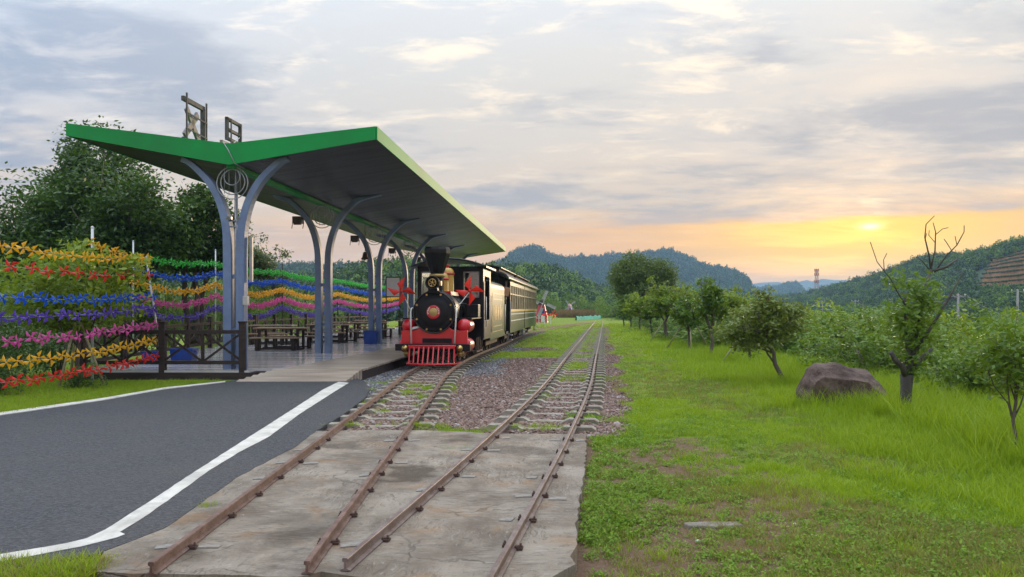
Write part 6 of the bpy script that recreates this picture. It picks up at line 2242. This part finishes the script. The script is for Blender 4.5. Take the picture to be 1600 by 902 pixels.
def windmill(label, px, by, Y, Hh, m, yaw, rot):
    x = (px - 800) / F * Y
    z = float(gz(x, Y))
    T = thing('garden_windmill', label, 'windmill', (x, Y, z), yaw)
    s = Hh / 2.6
    MB().lathe([(.78 * s, 0), (.74 * s, .1 * s), (.70 * s, .75 * s), (.66 * s, .8 * s), (.36 * s, 1.95 * s)], n=8, smooth=False).build('tower', m, T)
    MB().lathe([(.44 * s, 1.93 * s), (.42 * s, 2.0 * s), (.26 * s, 2.3 * s), (.0, 2.5 * s)], n=8, smooth=False).build('cap', M_darkwood if m is M_millred else m, T)
    MB().box((0, -.60 * s, 1.2 * s), (.34 * s, .2 * s, .5 * s)).build('window', M_bluebin, T)
    MB().box((0, -.72 * s, .4 * s), (.36 * s, .1 * s, .75 * s)).build('door', M_offwhite, T)
    M_sail = MATS.get('sail') or mat('sail', (0.40, 0.39, 0.38), (0.32, 0.31, 0.30), .6, 0, 3)
    hub = MB().cyl((0, -.35 * s, 2.02 * s), (0, -.78 * s, 2.02 * s), .07 * s, .07 * s, 8).build('hub', M_offwhite, T)
    for k in range(4):
        a = rot + k * math.pi / 2
        d = Vector((math.cos(a), 0, math.sin(a)))
        n_ = Vector((-math.sin(a), 0, math.cos(a)))
        c = Vector((0, -.75 * s, 2.02 * s))
        mb = MB().bar(c, c + d * 1.5 * s, .05 * s, .05 * s)
        for q in range(6):
            p = c + d * (.45 + q * .2) * s
            mb.bar(p, p + n_ * .28 * s, .025 * s, .03 * s)
        mb.bar(c + d * .42 * s + n_ * .28 * s, c + d * 1.5 * s + n_ * .28 * s, .03 * s, .03 * s)
        vs = [c + d * .45 * s, c + d * 1.46 * s, c + d * 1.46 * s + n_ * .27 * s, c + d * .45 * s + n_ * .27 * s]
        off = Vector((0, .012, 0))
        mb.add([v + off for v in vs] + [v + off * 2 for v in vs], [(0, 1, 2, 3), (7, 6, 5, 4), (0, 4, 5, 1), (1, 5, 6, 2), (2, 6, 7, 3), (3, 7, 4, 0)])
        mb.build('sail', M_sail, hub)
    return T


windmill('red garden windmill with white sails in the field beyond the coaches', 846, 501, 84, 2.75, M_millred, .15, 1.15)
windmill('small pale pink windmill farther out in the field', 890, 492, 150, 2.4, M_millpink, .1, .6)
for px, by, Y, lab in ((853, 500, 76, 'red pinwheel on a stake beside the red windmill'), (865, 499, 78, 'red pinwheel on a stake standing alone in the field')):
    x = (px - 800) / F * Y
    z = float(gz(x, Y))
    big_pinwheel((x, Y, z + 1.0), lab, (x, Y, z), 0.0, .3, .45)
R = thing('white_fence', 'low white rail fence before the red windmill', 'fence', ((842 - 800) / F * 76, 76, float(gz(3, 76))), .05)
for k in range(5):
    MB().box((-1.2 + k * .6, 0, .4), (.07, .05, .85)).build('picket', M_offwhite, R)
MB().box((0, .03, .65), (2.5, .03, .06)).build('rail', M_offwhite, R)
M_net = mat('green_net_fabric', (0.03, 0.20, 0.10), (0.05, 0.27, 0.15), .7, 0, 1.5, .5, 6)
net = []
a, b_ = at(897, 501, 96), at(930, 499, 110)
mbn = MB()
vs, fs = [], []
for i in range(15):
    t = i / 14
    x, y = a.x + (b_.x - a.x) * t, 92 + 10 * t
    g0 = float(gz(x, y))
    for j, h in enumerate((.02, .42 + .16 * math.sin(i * 1.9), .48 + .12 * math.cos(i * 2.3), .05)):
        vs.append((x + .1 * math.sin(i * 3 + j), y + j * .9, g0 + h))
for i in range(14):
    for j in range(3):
        fs.append((i * 4 + j, i * 4 + j + 1, i * 4 + j + 5, i * 4 + j + 4))
tag(mbn.add(vs, fs, True).build('ground_net', M_net), 'green netting heaped on the field beside the rails', 'netting')
M_reed = leaf_mat('brown_reed', (0.13, 0.10, 0.045), (0.24, 0.17, 0.08), .8, .3)
rs = [blade_clump('reed', 26, 1.0, .35, .03, M_reed, 70 + k, .35, 2) for k in range(3)]
n = 1500
y = RNG.uniform(112, 150, n)
x = (RNG.uniform(872, 932, n) - 800) / F * y
z = gz(x, y)
scatter('dry_grass', np.stack([x, y, z], 1), np.stack([0 * x, 0 * x, RNG.uniform(0, 6.28, n)], 1), np.repeat(RNG.uniform(.7, 1.25, n)[:, None], 3, 1), RNG.integers(0, 3, n), rs, 'strip of dry brown grass at the edge of the field')
# field edge bushes
for i, (px, Y, w, h) in enumerate(((858, 165, 3.5, 4.5), (875, 175, 3.2, 3.8), (905, 185, 3.6, 4.4), (925, 150, 2.6, 3.6), (938, 130, 2.4, 3.0), (948, 118, 2.2, 2.8), (836, 160, 3.5, 4.6), (962, 110, 2.3, 2.6))):
    x = (px - 800) / F * Y
    shrub('valley' if i % 2 else 'mid', x, Y, w, h, 'big green bush at the far edge of the field', 'bushes at the field edge', i)

# litter and stones on the lawn
M_litter = mat('pale_scrap', (0.6, 0.6, 0.6), (0.5, 0.5, 0.52), .6, 0, 6)
for px, py, r, lab in ((1242, 820, .022, 'small white stone lying in the lawn between the weeds'), (1090, 846, .026, 'small pale stone on the bare patch of the lawn'), (1050, 756, .03, 'scrap of pale blue litter beside the weeds near the slab')):
    p = gp(px, py, -.03)
    me = stone_mesh('stone', px, M_litter)
    o = link('stone', me, None, (p.x, p.y, float(gz(p.x, p.y)) + r * .4))
    o.scale = (r, r * .8, r * .9)
    tag(o, lab, 'stone')
p = gp(1115, 822, -.03)
o = MB().prism([(-.20, -.05), (.0, -.07), (.22, -.03), (.18, .05), (-.02, .06), (-.22, .03)], .05, 'XY', -.03).build('flat_stone', mat('lawn_stone', (.16, .14, .11), (.23, .20, .16), .9, 0, 6, .6, 30), None, .01)
o.location = (p.x, p.y, float(gz(p.x, p.y)) + .005)
tag(o, 'flat grey stone slab half sunk in the patchy lawn', 'stone')

# ------------------------------------------------------------------ air
hz = MB().box((0, 1600, 60), (6400, 3700, 152)).build('haze', None)
tag(hz, 'thin bluish evening haze', None, None, 'stuff')
mh = bpy.data.materials.new('haze_air')
mh.use_nodes = True
t = NT(mh.node_tree)
v = t.n('ShaderNodeVolumePrincipled', {'Color': (0.42, 0.66, 1.0), 'Density': 0.00023, 'Anisotropy': 0.1})
t.t.links.new(v.outputs[0], t.n('ShaderNodeOutputMaterial').inputs['Volume'])
hz.data.materials.clear()
hz.data.materials.append(mh)
